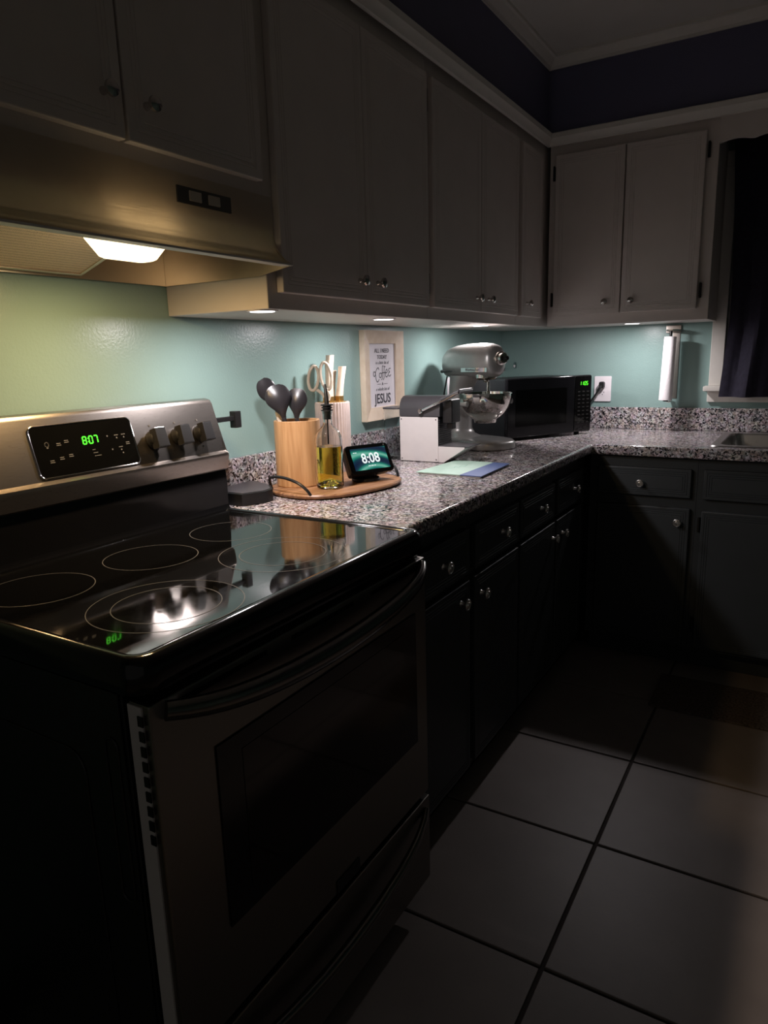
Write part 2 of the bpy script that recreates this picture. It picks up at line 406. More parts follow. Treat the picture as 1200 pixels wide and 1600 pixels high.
# crown at the ceiling and moulding over the cabinets
def mould(name, prof, face):
    # prof: (offset from face, z); runs along both soffits and mitres in the corner
    bm = BM(); rings = []
    for o, z in prof: rings.append(((face+o, YN, z), (face+o, L-face-o, z), (XR, L-face-o, z)))
    vs = [[bm.verts.new(p) for p in r] for r in rings]
    for a, b in zip(vs, vs[1:]+vs[:1]):
        for i in range(2): bm.faces.new((a[i], a[i+1], b[i+1], b[i]))
    return struct(name, bm, M_trim)
mould('trim_1', [(0, 2.425), (0.008, 2.425), (0.010, 2.435), (0.022, 2.445), (0.03, 2.457), (0.040, 2.459), (0.040, ZCEIL), (0, ZCEIL)], 0.335)
mould('trim_2', [(0, 2.132), (0.010, 2.134), (0.014, 2.148), (0.024, 2.160), (0.026, 2.178), (0.018, 2.182), (0.0, 2.182)], 0.335)
# window
w = struct('window_1', bx(WX0-0.055, WX0, L-0.02, L, WZ0, WZ1, bev=0.003), M_trim)
part('casing', bx(WX1, WX1+0.055, L-0.02, L, WZ0, WZ1, bev=0.003), M_trim, w)
part('casing', bx(WX0-0.055, WX1+0.055, L-0.02, L, WZ1, WZ1+0.06, bev=0.003), M_trim, w)
part('window_sill', bx(WX0-0.072, WX1+0.072, L-0.06, L+0.05, WZ0-0.022, WZ0, bev=0.004), M_trim, w)
part('apron', bx(WX0-0.058, WX1+0.058, L-0.016, L, WZ0-0.072, WZ0-0.022, bev=0.003), M_trim, w)
bm = BM()
for a in ((WX0, WX0+0.04, WZ0, WZ1), (WX1-0.04, WX1, WZ0, WZ1), (WX0+0.04, WX1-0.04, WZ0, WZ0+0.05), (WX0+0.04, WX1-0.04, WZ1-0.04, WZ1), (WX0+0.04, WX1-0.04, 1.55, 1.59)): box(bm, a[0], a[1], L+0.03, L+0.06, a[2], a[3], 0.003)
part('sash', bm, M_trim, w)
part('pane', bx(WX0+0.035, WX1-0.035, L+0.04, L+0.046, WZ0+0.045, 1.555), M_night, w)
part('pane', bx(WX0+0.035, WX1-0.035, L+0.04, L+0.046, 1.585, WZ1-0.035), M_night, w)

# ---------------------------------------------------------------- upper cabinets
def upper(name, label, side, a0, a1, z0, doors, d0=0.0, dz=(1.430, 2.09), lift=0.0):
    # doors: list of (u0,u1,knob_u,hinge_u or None)
    if side == 'left':
        t = thing(name, label, 'cabinet', (D/2, (a0+a1)/2, z0)); part('body', bx(0.001, D, a0, a1, z0+lift, ZS, bev=0.0015, seg=1), M_cab, t, True); M = MLEFT(D)
        if lift: part('face_board', bx(D-0.018, D, a0, a1, z0, z0+lift), M_cab, t, True)
    else:
        t = thing(name, label, 'cabinet', ((a0+a1)/2, L-D/2, z0)); part('body', bx(a0, a1, L-D, L-0.001, z0, ZS, bev=0.0015, seg=1), M_cab, t, True); M = MBACK(L-D)
    M2 = M @ Matrix.Translation((0, 0, 0.02))
    for (u0, u1, ku, hu, kz) in doors:
        dd = part('door', xf(door_bm(u0, u1, dz[0], dz[1]), M), M_cab, t, True, ang=20)
        if ku is not None: knob(dd, ku, kz, M2, M_knob, 'upper')
        if hu is not None:
            for hz in (dz[0]+0.07, dz[1]-0.07): hinge(dd, hu, hz, M)
    return t
upper('upper_cabinet', 'cream cabinet with two doors above the lit range hood', 'left', -0.48, 0.291, 1.535,
      [(-0.455, -0.078, -0.118, None, 1.72), (-0.072, 0.278, -0.028, None, 1.72)], dz=(1.655, 2.09), lift=0.066)
upper('upper_cabinet', 'tall cream wall cabinet with two doors right beside the range hood', 'left', 0.292, 1.066, ZC,
      [(0.325, 0.685, 0.645, None, 1.478), (0.688, 1.048, 0.735, 1.057, 1.478)])
upper('upper_cabinet', 'cream wall cabinet with two doors above the stand mixer', 'left', 1.067, 1.848, ZC,
      [(1.082, 1.452, 1.41, None, 1.476), (1.456, 1.826, 1.515, None, 1.476)])
upper('upper_cabinet', 'narrow cream corner wall cabinet with a single door', 'left', 1.849, L, ZC,
      [(1.868, 2.115, 1.925, None, 1.482)])
upper('upper_cabinet', 'cream two-door wall cabinet beside the window above the paper towel', 'back', D+0.022, 1.004, ZC,
      [(0.372, 0.659, 0.60, 0.363, 1.484), (0.664, 0.960, 0.708, 0.970, 1.484)], dz=(1.437, 2.095))
# scalloped valance board over the window
bm = BM(); poly = [(1.005, 2.155)]
N = 60
pts = []
for i in range(N+1):
    u = 1.005+(1.9-1.005)*i/N
    pts.append((u, 2.040+0.010*abs(math.sin((u-1.005)*math.pi/0.115))))
poly = [(1.005, 2.154)] + pts + [(1.9, 2.154)]
tag(link_mesh('window_valance', prism(bm, poly, 0, 0.018, MBACK(L-D)), M_cab), 'cream valance board with scalloped lower edge above the dark curtain', 'valance')
# curtain
bm = BM(); nu, nz = 64, 26; grid = []
for k in range(nz+1):
    z = 2.10-(2.10-1.072)*k/nz; tt = k/nz
    xl = 1.035+0.030*math.sin(min(1, tt*1.45)*math.pi/2)-0.022*max(0, tt-0.7)/0.3
    row = []
    for i in range(nu+1):
        s = i/nu; u = xl+s*(1.80-xl)
        y = 2.410+0.022*math.sin(s*27+1.6*tt*tt-0.8)*(0.5+0.5*tt)+0.008*math.sin(s*61+3*tt)-0.020*tt
        row.append(bm.verts.new((u, y, z)))
    grid.append(row)
for a, b in zip(grid, grid[1:]):
    for i in range(nu): bm.faces.new((a[i], a[i+1], b[i+1], b[i]))
bmesh.ops.solidify(bm, geom=bm.faces[:], thickness=0.003)
t = thing('curtain', 'dark navy curtain covering the window beside the sink', 'curtain', (1.42, 2.41, 1.07))
part('fabric', bm, M_curtain, t, True)
bm = BM(); tube(bm, [(1.004, 2.43, 2.105), (1.9, 2.43, 2.105)], 0.008, 10); part('rod', bm, M_hinge, t, True)

# ---------------------------------------------------------------- under-cabinet puck lights
puck0 = None
for (x, y, lab) in ((0.270, 0.330, 'small round puck light under the cabinet end nearest the hood'),
                    (0.255, 0.905, 'small round puck light under the cabinet above the framed print'),
                    (0.235, 1.690, 'small round puck light under the cabinet above the stand mixer'),
                    (0.700, 2.248, 'small round puck light under the cabinet above the outlet and microwave')):
    t = thing('puck_light', lab, 'light', (x, y, ZC), group='under-cabinet puck lights')
    part('housing', lathe(BM(), [(0.036, 0.0), (0.037, -0.0012), (0.036, -0.0022), (0.031, -0.0025), (0.030, -0.0020)], n=32), M_white, t)
    part('lens', lathe(BM(), [(0.0295, -0.0018), (0.028, -0.0030), (0.015, -0.0034), (0.0, -0.0035)], n=28, cap=False), M_puck, t)
    ld = bpy.data.lights.new('puck_bulb', 'AREA'); ld.shape = 'DISK'; ld.size = 0.05; ld.energy = PUCK_W; ld.color = PUCK_RGB
    lo = bpy.data.objects.new('puck_bulb', ld); COL.objects.link(lo); lo.parent = t; lo.location = (0, 0, -0.0045)

# ---------------------------------------------------------------- range hood
HY0, HY1 = -0.470, 0.288
t = thing('range_hood', 'almond range hood with glowing warm lamp above the stove', 'range hood', (0.2, -0.09, 1.464))
def sheet(pts_xz, y0, y1, th=0.002):
    bm = BM(); a = [bm.verts.new((x, y0, z)) for x, z in pts_xz]; b = [bm.verts.new((x, y1, z)) for x, z in pts_xz]
    for i in range(len(a)-1): bm.faces.new((a[i], a[i+1], b[i+1], b[i]))
    bmesh.ops.solidify(bm, geom=bm.faces[:], thickness=th); return bm
# front fascia: panel, flared visor, folded lip
part('front_panel', sheet([(0.3415, 1.625), (0.3420, 1.585), (0.3435, 1.560), (0.3465, 1.540), (0.352, 1.522), (0.361, 1.507), (0.374, 1.494), (0.3925, 1.4830)], HY0, HY1+0.006, 0.0018), M_hood, t, True)
part('lip', bx(0.370, 0.3955, HY0, HY1+0.006, 1.4788, 1.4832, bev=0.001), M_trim, t, True)
for y in (HY0, HY1-0.0025):
    bm = BM(); prism(bm, [(0.004, 1.464), (0.305, 1.464), (0.389, 1.478), (0.389, 1.484), (0.343, 1.530), (0.300, 1.530), (0.300, 1.592), (0.004, 1.592)], 0, 0.0025, Matrix(((1, 0, 0, 0), (0, 0, 1, y), (0, 1, 0, 0), (0, 0, 0, 1))))
    part('side_panel', bm, M_hoodin, t, True)
part('rear_panel', bx(0.006, 0.0085, HY0+0.003, HY1-0.003, 1.464, 1.592), M_hoodin, t, True)
part('top_panel', bx(0.009, 0.300, HY0+0.003, HY1-0.003, 1.589, 1.592), M_hoodin, t, True)
part('inner_front', bx(0.2975, 0.300, HY0+0.003, HY1-0.003, 1.532, 1.589), M_hoodin, t, True)
bm = BM(); box(bm, 0.342, 0.346, 0.022, 0.165, 1.572, 1.602, 0.001); sw = part('switch_plate', bm, M_print, t, True)
for y in (0.05, 0.10): part('rocker_switch', bx(0.346, 0.350, y, y+0.03, 1.578, 1.596, bev=0.001), M_hood, sw, True)
FT = frameM((0.022, 0, 1.474), (0, 1, 0), (0.955, 0, 0.297))   # u along y, v up the slope towards the front
fl = part('filter', xf(box(BM(), -0.440, 0.036, 0.0, 0.285, -0.002, 0.002), FT), M_filter, t, True)
for a in ((-0.445, 0.042, -0.006, 0.002), (-0.445, 0.042, 0.283, 0.291), (-0.446, -0.438, -0.005, 0.290), (0.034, 0.043, -0.005, 0.290)):
    part('filter_frame', xf(box(BM(), a[0], a[1], a[2], a[3], -0.0045, 0.0045, 0.001), FT), M_hoodin, fl, True)
part('filter_knob', xf(lathe(BM(), [(0.0, -0.012), (0.005, -0.011), (0.006, -0.007), (0.003, -0.004)], (-0.045, 0.004, 0), 12, cap=False), FT), M_white, fl, True)
# lamp lens: frosted tub hanging inside the hood
def lring(x0, x1, y0, y1, z): return [(x, y, z) for x, y in rrect(x1-x0, y1-y0, 0.010, 4, (x0+x1)/2, (y0+y1)/2)]
bm = loft(BM(), [lring(0.255, 0.328, -0.145, 0.020, 1.535), lring(0.262, 0.328, -0.132, 0.012, 1.498), lring(0.274, 0.322, -0.114, -0.014, 1.469), lring(0.279, 0.317, -0.109, -0.019, 1.466)])
part('lamp_lens', bm, M_lens, t, True)
ld = bpy.data.lights.new('hood_bulb', 'AREA'); ld.shape = 'RECTANGLE'; ld.size = 0.038; ld.size_y = 0.090; ld.energy = HOOD_W; ld.color = HOOD_RGB
lo = bpy.data.objects.new('hood_bulb', ld); COL.objects.link(lo); lo.parent = t; lo.location = Vector((0.298, -0.064, 1.4650))-t.location

# ---------------------------------------------------------------- base cabinets
ZB = 0.874
def base(name, label, side, a0, a1, fronts, closed=True):
    if side == 'left':
        t = thing(name, label, 'cabinet', (0.3, (a0+a1)/2, 0)); M = MLEFT(0.61)
        part('body', bx(0.004, 0.61, a0, a1, 0.10, ZB), M_base, t, True)
        part('toe_kick', bx(0.004, 0.535, a0, a1, 0.0, 0.10), M_base, t, True)
    else:
        t = thing(name, label, 'cabinet', ((a0+a1)/2, L-0.3, 0)); M = MBACK(L-0.61)
        if closed: part('body', bx(a0, a1, L-0.61, L-0.004, 0.10, ZB), M_base, t, True)
        else:
            bm = BM()
            for q in ((a0, a0+0.018, L-0.61, L-0.004, 0.10, ZB), (a1-0.018, a1, L-0.61, L-0.004, 0.10, ZB), (a0+0.018, a1-0.018, L-0.61, L-0.59, 0.10, ZB), (a0+0.018, a1-0.018, L-0.59, L-0.004, 0.10, 0.118)): box(bm, *q)
            part('body', bm, M_base, t, True)
        part('toe_kick', bx(a0, a1, L-0.535, L-0.004, 0.0, 0.10), M_base, t, True)
    M2 = M @ Matrix.Translation((0, 0, 0.02))
    for kind, u0, u1, z0, z1, ku, kz, hu in fronts:
        dd = part(kind, xf(door_bm(u0, u1, z0, z1, lines=3 if kind != 'drawer' else 3, inset=0.012), M), M_base, t, True, ang=20)
        if ku is not None: knob(dd, ku, kz, M2, M_satin, 'base')
        if hu is not None:
            for hz in (z0+0.09, z1-0.055): hinge(dd, hu, hz, M)
    return t
DZ0, DZ1, OZ0, OZ1 = 0.700, 0.825, 0.115, 0.680
base('base_cabinet', 'dark slate base cabinet right next to the range', 'left', 0.313, 0.720,
     [('drawer', 0.360, 0.700, DZ0, DZ1, 0.535, 0.763, None), ('door', 0.360, 0.700, OZ0, OZ1, 0.640, 0.632, None)])
base('base_cabinet', 'dark slate base cabinet below the mint and blue booklet', 'left', 0.721, 1.088,
     [('drawer', 0.742, 1.075, DZ0, DZ1, 0.935, 0.763, None), ('door', 0.735, 1.075, OZ0, OZ1, 0.775, 0.622, None)])
base('base_cabinet', 'dark slate base cabinet below the coffee machine', 'left', 1.089, 1.470,
     [('drawer', 1.100, 1.445, DZ0, DZ1, 1.290, 0.763, None), ('door', 1.100, 1.455, OZ0, OZ1, 1.425, 0.625, None)])
base('base_cabinet', 'dark slate base cabinet in the inner corner of the counter', 'left', 1.471, 1.900,
     [('drawer', 1.480, 1.800, DZ0, DZ1, 1.680, 0.763, None), ('door', 1.465+0.015, 1.800, OZ0, OZ1, 1.540, 0.620, None)])
base('base_cabinet', 'dark slate base cabinet with one drawer left of the sink', 'back', 0.634, 1.042,
     [('drawer', 0.672, 1.022, 0.716, 0.828, 0.838, 0.767, None), ('door', 0.672, 1.024, OZ0, 0.674, 0.983, 0.620, None)])
base('base_cabinet', 'wide dark slate sink base cabinet on the right', 'back', 1.043, 1.95,
     [('false_front', 1.066, 1.92, 0.716, 0.830, None, None, None), ('door', 1.066, 1.490, OZ0, 0.670, 1.44, 0.60, 1.058), ('door', 1.496, 1.92, OZ0, 0.670, 1.545, 0.60, None)], closed=False)

# ---------------------------------------------------------------- counter
t = thing('countertop', 'speckled grey granite countertop running round the corner to the sink', 'countertop', (0.3, 1.4, ZB))
xs = [0.0, 0.648, 1.10, 1.62, 1.95]; ys = [0.313, 1.865, 1.965, 2.405, L]
bm = BM(); vt = {}
def gv(i, j, z):
    k = (i, j, z)
    if k not in vt: vt[k] = bm.verts.new((xs[i], ys[j], z))
    return vt[k]
cells = {(i, j) for i in range(4) for j in range(4) if (i == 0 or j >= 1) and not (i == 2 and j == 2)}
for (i, j) in cells:
    for z, fl_ in ((0.914, 1), (ZB, 0)):
        q = [gv(i, j, z), gv(i+1, j, z), gv(i+1, j+1, z), gv(i, j+1, z)]
        bm.faces.new(q if fl_ else q[::-1])
    for di, dj, a, b in ((-1, 0, (i, j), (i, j+1)), (1, 0, (i+1, j+1), (i+1, j)), (0, -1, (i+1, j), (i, j)), (0, 1, (i, j+1), (i+1, j+1))):
        if (i+di, j+dj) not in cells:
            bm.faces.new((gv(a[0], a[1], 0.914), gv(b[0], b[1], 0.914), gv(b[0], b[1], ZB), gv(a[0], a[1], ZB)))
es = []
for e in bm.edges:
    a, b = e.verts[0].co, e.verts[1].co
    if abs(a.z-b.z) > 0.01:
        if abs(a.x-0.648) < 1e-4 and abs(a.y-1.865) < 1e-4: es.append(e)
        continue
    if abs(a.x-0.648) < 1e-4 and abs(b.x-0.648) < 1e-4 and a.y < 1.866 and b.y < 1.866: es.append(e)
    if abs(a.y-1.865) < 1e-4 and abs(b.y-1.865) < 1e-4 and a.x > 0.647 and b.x > 0.647: es.append(e)
bmesh.ops.bevel(bm, geom=es, offset=0.011, segments=4, profile=0.5, affect='EDGES')
part('slab', bm, M_gran, t, True)
part('backsplash', bx(0.001, 0.021, 0.335, L-0.001, 0.9143, 1.016, bev=0.003), M_gran, t, True)
part('backsplash', bx(0.0215, 1.95, L-0.021, L-0.001, 0.9143, 1.016, bev=0.003), M_gran, t, True)
# sink
t = thing('kitchen_sink', 'stainless steel drop-in sink at the right end of the counter', 'sink', (1.36, 2.18, 0.914))
bm = BM()
o = rrect(0.572, 0.51, 0.03, 5, 1.358, 2.180); i1 = rrect(0.50, 0.42, 0.05, 5, 1.358, 2.180); i2 = rrect(0.46, 0.38, 0.06, 5, 1.358, 2.180)
loft(bm, [[(x, y, 0.9145) for x, y in o], [(x, y, 0.9185) for x, y in rrect(0.564, 0.502, 0.03, 5, 1.358, 2.180)], [(x, y, 0.918) for x, y in rrect(0.512, 0.432, 0.05, 5, 1.358, 2.180)], [(x, y, 0.910) for x, y in i1], [(x, y, 0.76) for x, y in i2], [(x, y, 0.745) for x, y in rrect(0.40, 0.32, 0.06, 5, 1.358, 2.180)]], cap=False)
bm.faces.new([v for v in bm.verts][-24:])
part('basin', bm, M_sink, t, True)
part('drain', lathe(BM(), [(0.045, 0.7455), (0.045, 0.748), (0.035, 0.749), (0.03, 0.7465), (0.0, 0.7465)], (1.358, 2.18, 0), 24, cap=False), M_chrome, t, True)

# ---------------------------------------------------------------- range (stove)
RY0, RY1 = -0.452, 0.308
t = thing('electric_range', 'stainless and black glass-top electric range with oven below the hood', 'stove', (0.36, -0.072, 0))
part('body', bx(0.02, 0.655, RY0+0.004, RY1-0.002, 0.03, 0.872, bev=0.004), M_side, t, True)
for x in (0.08, 0.60):
    for y in (RY0+0.05, RY1-0.05): part('foot', lathe(BM(), [(0.018, 0.0), (0.018, 0.012), (0.010, 0.014), (0.010, 0.032)], (x, y, 0), 12), M_blackm, t, True)
sp = part('side_panel', bx(0.03, 0.650, RY0, RY0+0.004, 0.05, 0.868, bev=0.0015), M_side, t, True)
MS = Matrix(((1, 0, 0, 0), (0, 0, -1, RY0), (0, 1, 0, 0), (0, 0, 0, 1)))
for (rx0, rx1, rz0, rz1) in ((0.10, 0.565, 0.14, 0.76), (0.615, 0.640, 0.55, 0.80)):
    bm = BM(); pl = rrect(rx1-rx0, rz1-rz0, 0.012 if rx0 > 0.3 else 0.035, 5, (rx0+rx1)/2, (rz0+rz1)/2)
    tube(bm, [(u, RY0-0.0002, v) for u, v in pl], 0.0022, 6, closed=True); part('embossed_line', bm, M_side, sp, True)
# cooktop
bm = BM(); out = rrect(0.652, 0.768, 0.030, 6, 0.376, -0.072)
def ring(w, h, r, z, cx=0.376): return [(x, y, z) for x, y in rrect(w, h, r, 6, cx, -0.072)]
loft(bm, [ring(0.632, 0.752, 0.03, 0.866), ring(0.646, 0.764, 0.034, 0.872), ring(0.652, 0.768, 0.036, 0.888), ring(0.652, 0.768, 0.036, 0.904), ring(0.645, 0.762, 0.034, 0.914), ring(0.632, 0.750, 0.03, 0.9195), ring(0.612, 0.738, 0.026, 0.9205), ring(0.597, 0.726, 0.020, 0.9185), ring(0.590, 0.720, 0.016, 0.9150), ring(0.588, 0.718, 0.014, 0.905)], cap=True)
part('cooktop_frame', bm, M_black, t, True, ang=60)
gl = part('cooktop_glass', xf(prism(BM(), rrect(0.590, 0.720, 0.012, 4, 0.376, -0.072), 0.905, 0.9160), Matrix()), M_smudge, t, True)
def burner(cx, cy, rads):
    for r in rads:
        bm = BM(); n = 72
        a = [bm.verts.new((cx+(r-0.0007)*math.cos(2*math.pi*i/n), cy+(r-0.0007)*math.sin(2*math.pi*i/n), 0.9163)) for i in range(n)]
        b = [bm.verts.new((cx+(r+0.0007)*math.cos(2*math.pi*i/n), cy+(r+0.0007)*math.sin(2*math.pi*i/n), 0.9163)) for i in range(n)]
        for i in range(n): bm.faces.new((a[i], a[(i+1) % n], b[(i+1) % n], b[i]))
        part('burner_ring', bm, M_ring, gl, True)
burner(0.295, -0.318, (0.088,)); burner(0.314, -0.096, (0.088,)); burner(0.312, 0.128, (0.088,))
burner(0.552, -0.272, (0.118, 0.083)); burner(0.532, 0.036, (0.122, 0.083))
# back guard
def slope_x(z): return 0.1085+(1.185-z)*0.285
bm = BM(); prof = [(0.03, 1.020), (0.03, 1.178), (0.045, 1.190), (0.088, 1.1935), (0.102, 1.190), (0.1085, 1.182), (slope_x(1.066), 1.066), (slope_x(1.066)+0.010, 1.060), (slope_x(1.066)+0.011, 1.052), (slope_x(1.066)+0.006, 1.022), (slope_x(1.066), 1.018)]
prism(bm, prof, RY0, RY1, Matrix(((1, 0, 0, 0), (0, 0, 1, 0), (0, 1, 0, 0), (0, 0, 0, 1))), bev=0.003)
part('backguard', bm, M_steel, t, True, ang=25)
bm = BM(); prism(bm, [(0.03, 0.915), (0.03, 1.02), (0.138, 1.02), (0.141, 0.98), (0.139, 0.93), (0.146, 0.9195), (0.146, 0.915)], RY0+0.002, RY1-0.002, Matrix(((1, 0, 0, 0), (0, 0, 1, 0), (0, 1, 0, 0), (0, 0, 0, 1))))
part('backguard_base', bm, M_black, t, True, ang=40)
tilt = Vector((-0.285, 0, 1)).normalized()
def panelM(y, z): return frameM((slope_x(z), y, z), (0, 1, 0), tilt)
PM = panelM(-0.072, 1.1195)
cp = part('control_panel', prism(BM(), rrect(0.232, 0.098, 0.010, 5), 0.0003, 0.0016, PM), M_glass_black, t, True)
bm = BM(); pl = rrect(0.236, 0.102, 0.012, 6); tube(bm, [tuple(PM @ Vector((u, v, 0.0012))) for u, v in pl], 0.0018, 8, closed=True); part('bezel', bm, M_chrome, cp, True)
part('clock_digits', xf(seg_bm('8:07', 0.0150), PM @ Matrix.Translation((0.010, 0.013, 0.0018))), M_green, cp, True)
bm = BM()
def pr(u, v, w, h=0.0016): box(bm, u-w/2, u+w/2, v-h/2, v+h/2, 0.0017, 0.0021)
for u, v in ((-0.062, 0.012), (-0.044, 0.016), (-0.085, -0.020), (-0.063, -0.016), (-0.042, -0.013), (0.098, -0.004)):
    pr(u, v+0.0018, 0.009); pr(u, v-0.0018, 0.010)
for u, v in ((0.074, 0.016), (0.092, 0.016), (0.078, -0.010)): pr(u, v, 0.010)
for u, v, w in ((0.012, -0.008, 0.007), (0.014, -0.0145, 0.011), (0.018, -0.021, 0.016)): pr(u, v, w, 0.0012)
for u, v in ((0.052, 0.016), (0.056, -0.013), (0.074, 0.010), (0.092, 0.010), (0.078, -0.016), (0.080, -0.023)): pr(u, v, 0.003, 0.003)
for a in range(10):
    an = 2*math.pi*a/10; pr(-0.087+0.0040*math.cos(an), 0.014+0.0045*math.sin(an), 0.0014, 0.0014)
pr(-0.087, 0.0075, 0.004, 0.002)
part('key_legends', xf(bm, PM), M_print, cp, True, kind='stuff')
for y in (0.097, 0.170, 0.240, -0.318, -0.392):
    KM = panelM(y, 1.114)
    bm = BM(); lathe(bm, [(0.0215, 0.0005), (0.0215, 0.005), (0.0195, 0.008), (0.0190, 0.016), (0.0165, 0.019)], n=28)
    k = part('control_knob', xf(bm, KM), M_dial, t, True)
    bm = BM(); prism(bm, [(-0.0165, -0.0225), (0.0165, -0.0225), (0.0145, 0.0215), (-0.0145, 0.0215)], 0.010, 0.032, bev=0.003); part('grip', xf(bm, KM), M_dial, k, True)
    bm = BM(); box(bm, -0.013, 0.013, 0.0200, 0.0222, 0.028, 0.0305, 0.0006); part('chrome_edge', xf(bm, KM), M_chrome, k, True)
    bm = BM(); box(bm, -0.002, 0.002, 0.031, 0.035, 0.0002, 0.0007); part('dial_mark', xf(bm, KM), M_print, t, True)
    part('dial_mark', xf(box(BM(), -0.0012, 0.0012, -0.034, -0.029, 0.0002, 0.0007), KM), M_print, t, True)
# oven door
dr = part('oven_door', bx(0.662, 0.702, RY0+0.006, RY1-0.006, 0.300, 0.860, bev=0.004), M_steel_door, t, True)
part('door_edge_strip', bx(0.664, 0.690, RY0+0.0035, RY0+0.006, 0.305, 0.857), M_alu, dr, True)
for k in range(9):
    z = 0.845-0.0215*k
    part('vent_slot', bx(0.683, 0.6925, RY0+0.0015, RY0+0.0034, z-0.014, z), M_black, dr, True)
wn = part('oven_window', bx(0.7022, 0.7050, -0.342, 0.250, 0.450, 0.750, bev=0.001), M_black, dr, True)
part('inner_pane', bx(0.7051, 0.7058, -0.292, 0.195, 0.492, 0.722), M_ovenglass, wn, True)
part('badge', bx(0.7021, 0.7045, -0.072, 0.006, 0.298+0.004, 0.328, bev=0.001), M_blackm, dr, True)
for (y0, y1) in ((-0.40, -0.22), (-0.16, 0.02), (0.08, 0.26)): part('vent_slot', bx(0.7018, 0.7028, y0, y1, 0.842, 0.850), M_black, dr, True)
def smile(zc_, drop, x0, bulge, r0, r1):
    pts = []; rad = []
    for i in range(29):
        s = -1+2*i/28; y = -0.072+0.352*s
        z = zc_-drop*(1-s*s); x = x0+bulge*(1-abs(s)**6)
        pts.append((x, y, z)); rad.append(r0+(r1-r0)*(1-s*s))
    return tube(BM(), pts, rad, 12, flat=1.25)
part('handle', smile(0.846, 0.036, 0.706, 0.034, 0.011, 0.0155), M_handle, dr, True, ang=60)
bm = BM()
dw = part('storage_drawer', bx(0.662, 0.704, RY0+0.006, RY1-0.006, 0.070, 0.288, bev=0.004), M_steel_door, t, True)
part('handle', smile(0.262, 0.062, 0.706, 0.022, 0.006, 0.011), M_handle, dw, True, ang=60)
part('kick_plate', bx(0.60, 0.64, RY0+0.01, RY1-0.01, 0.008, 0.068), M_black, t, True)

# black bracket hooked on the range's back guard
t = thing('wall_bracket', 'small black metal bracket sticking out beside the range control panel', 'bracket', (0.10, 0.33, 1.05))
bm = BM(); box(bm, 0.096, 0.112, 0.3085, 0.3135, 1.050, 1.150, 0.001); part('strap', bm, M_blackm, t, True)
bm = BM(); box(bm, 0.098, 0.110, 0.3135, 0.385, 1.131, 1.143, 0.001); part('arm', bm, M_blackm, t, True)
bm = BM(); box(bm, 0.094, 0.114, 0.381, 0.404, 1.112, 1.155, 0.002); part('end_plate', bm, M_blackm, t, True)

# ---------------------------------------------------------------- things on the counter, near end
ZT = 0.9145
t = thing('charging_hub', 'flat black box with angled front on the counter beside the range', 'electronics', (0.10, 0.43, ZT))
part('body', prism(BM(), [(0.030, 0.345), (0.150, 0.345), (0.178, 0.405), (0.174, 0.440), (0.130, 0.485), (0.045, 0.520), (0.030, 0.51)], ZT, ZT+0.032, bev=0.002), M_blackm, t, True)
part('top_cover', prism(BM(), [(0.036, 0.351), (0.147, 0.351), (0.172, 0.406), (0.168, 0.437), (0.127, 0.480), (0.047, 0.512), (0.036, 0.505)], ZT+0.0321, ZT+0.0335), M_anth, t, True)
# oval tray
TC = Vector((0.220, 0.672, ZT)); TA = -math.atan2(0.2, 0.98)
t = thing('serving_tray', 'oval wooden serving tray with black loop handles on the counter', 'tray', TC, TA)
def sup(a, b, z, n=56, e=2.6):
    out = []
    for i in range(n):
        q = 2*math.pi*i/n; c, s = math.cos(q), math.sin(q)
        out.append((a*abs(c)**(2/e)*(1 if c >= 0 else -1), b*abs(s)**(2/e)*(1 if s >= 0 else -1), z))
    return out
part('board', loft(BM(), [sup(0.143, 0.191, 0.0), sup(0.150, 0.198, 0.004), sup(0.152, 0.200, 0.010), sup(0.149, 0.197, 0.014), sup(0.135, 0.183, 0.0145)]), M_tray, t)
for s in (-1, 1):
    pts = catmull([(-0.078, s*0.176, 0.012), (-0.080, s*0.180, 0.030), (-0.060, s*0.192, 0.050), (0, s*0.198, 0.056), (0.050, s*0.192, 0.046), (0.074, s*0.182, 0.028), (0.084, s*0.176, 0.012)], 5)
    part('handle', tube(BM(), pts, 0.0042, 8), M_blackm, t)
ZTR = ZT+0.0146
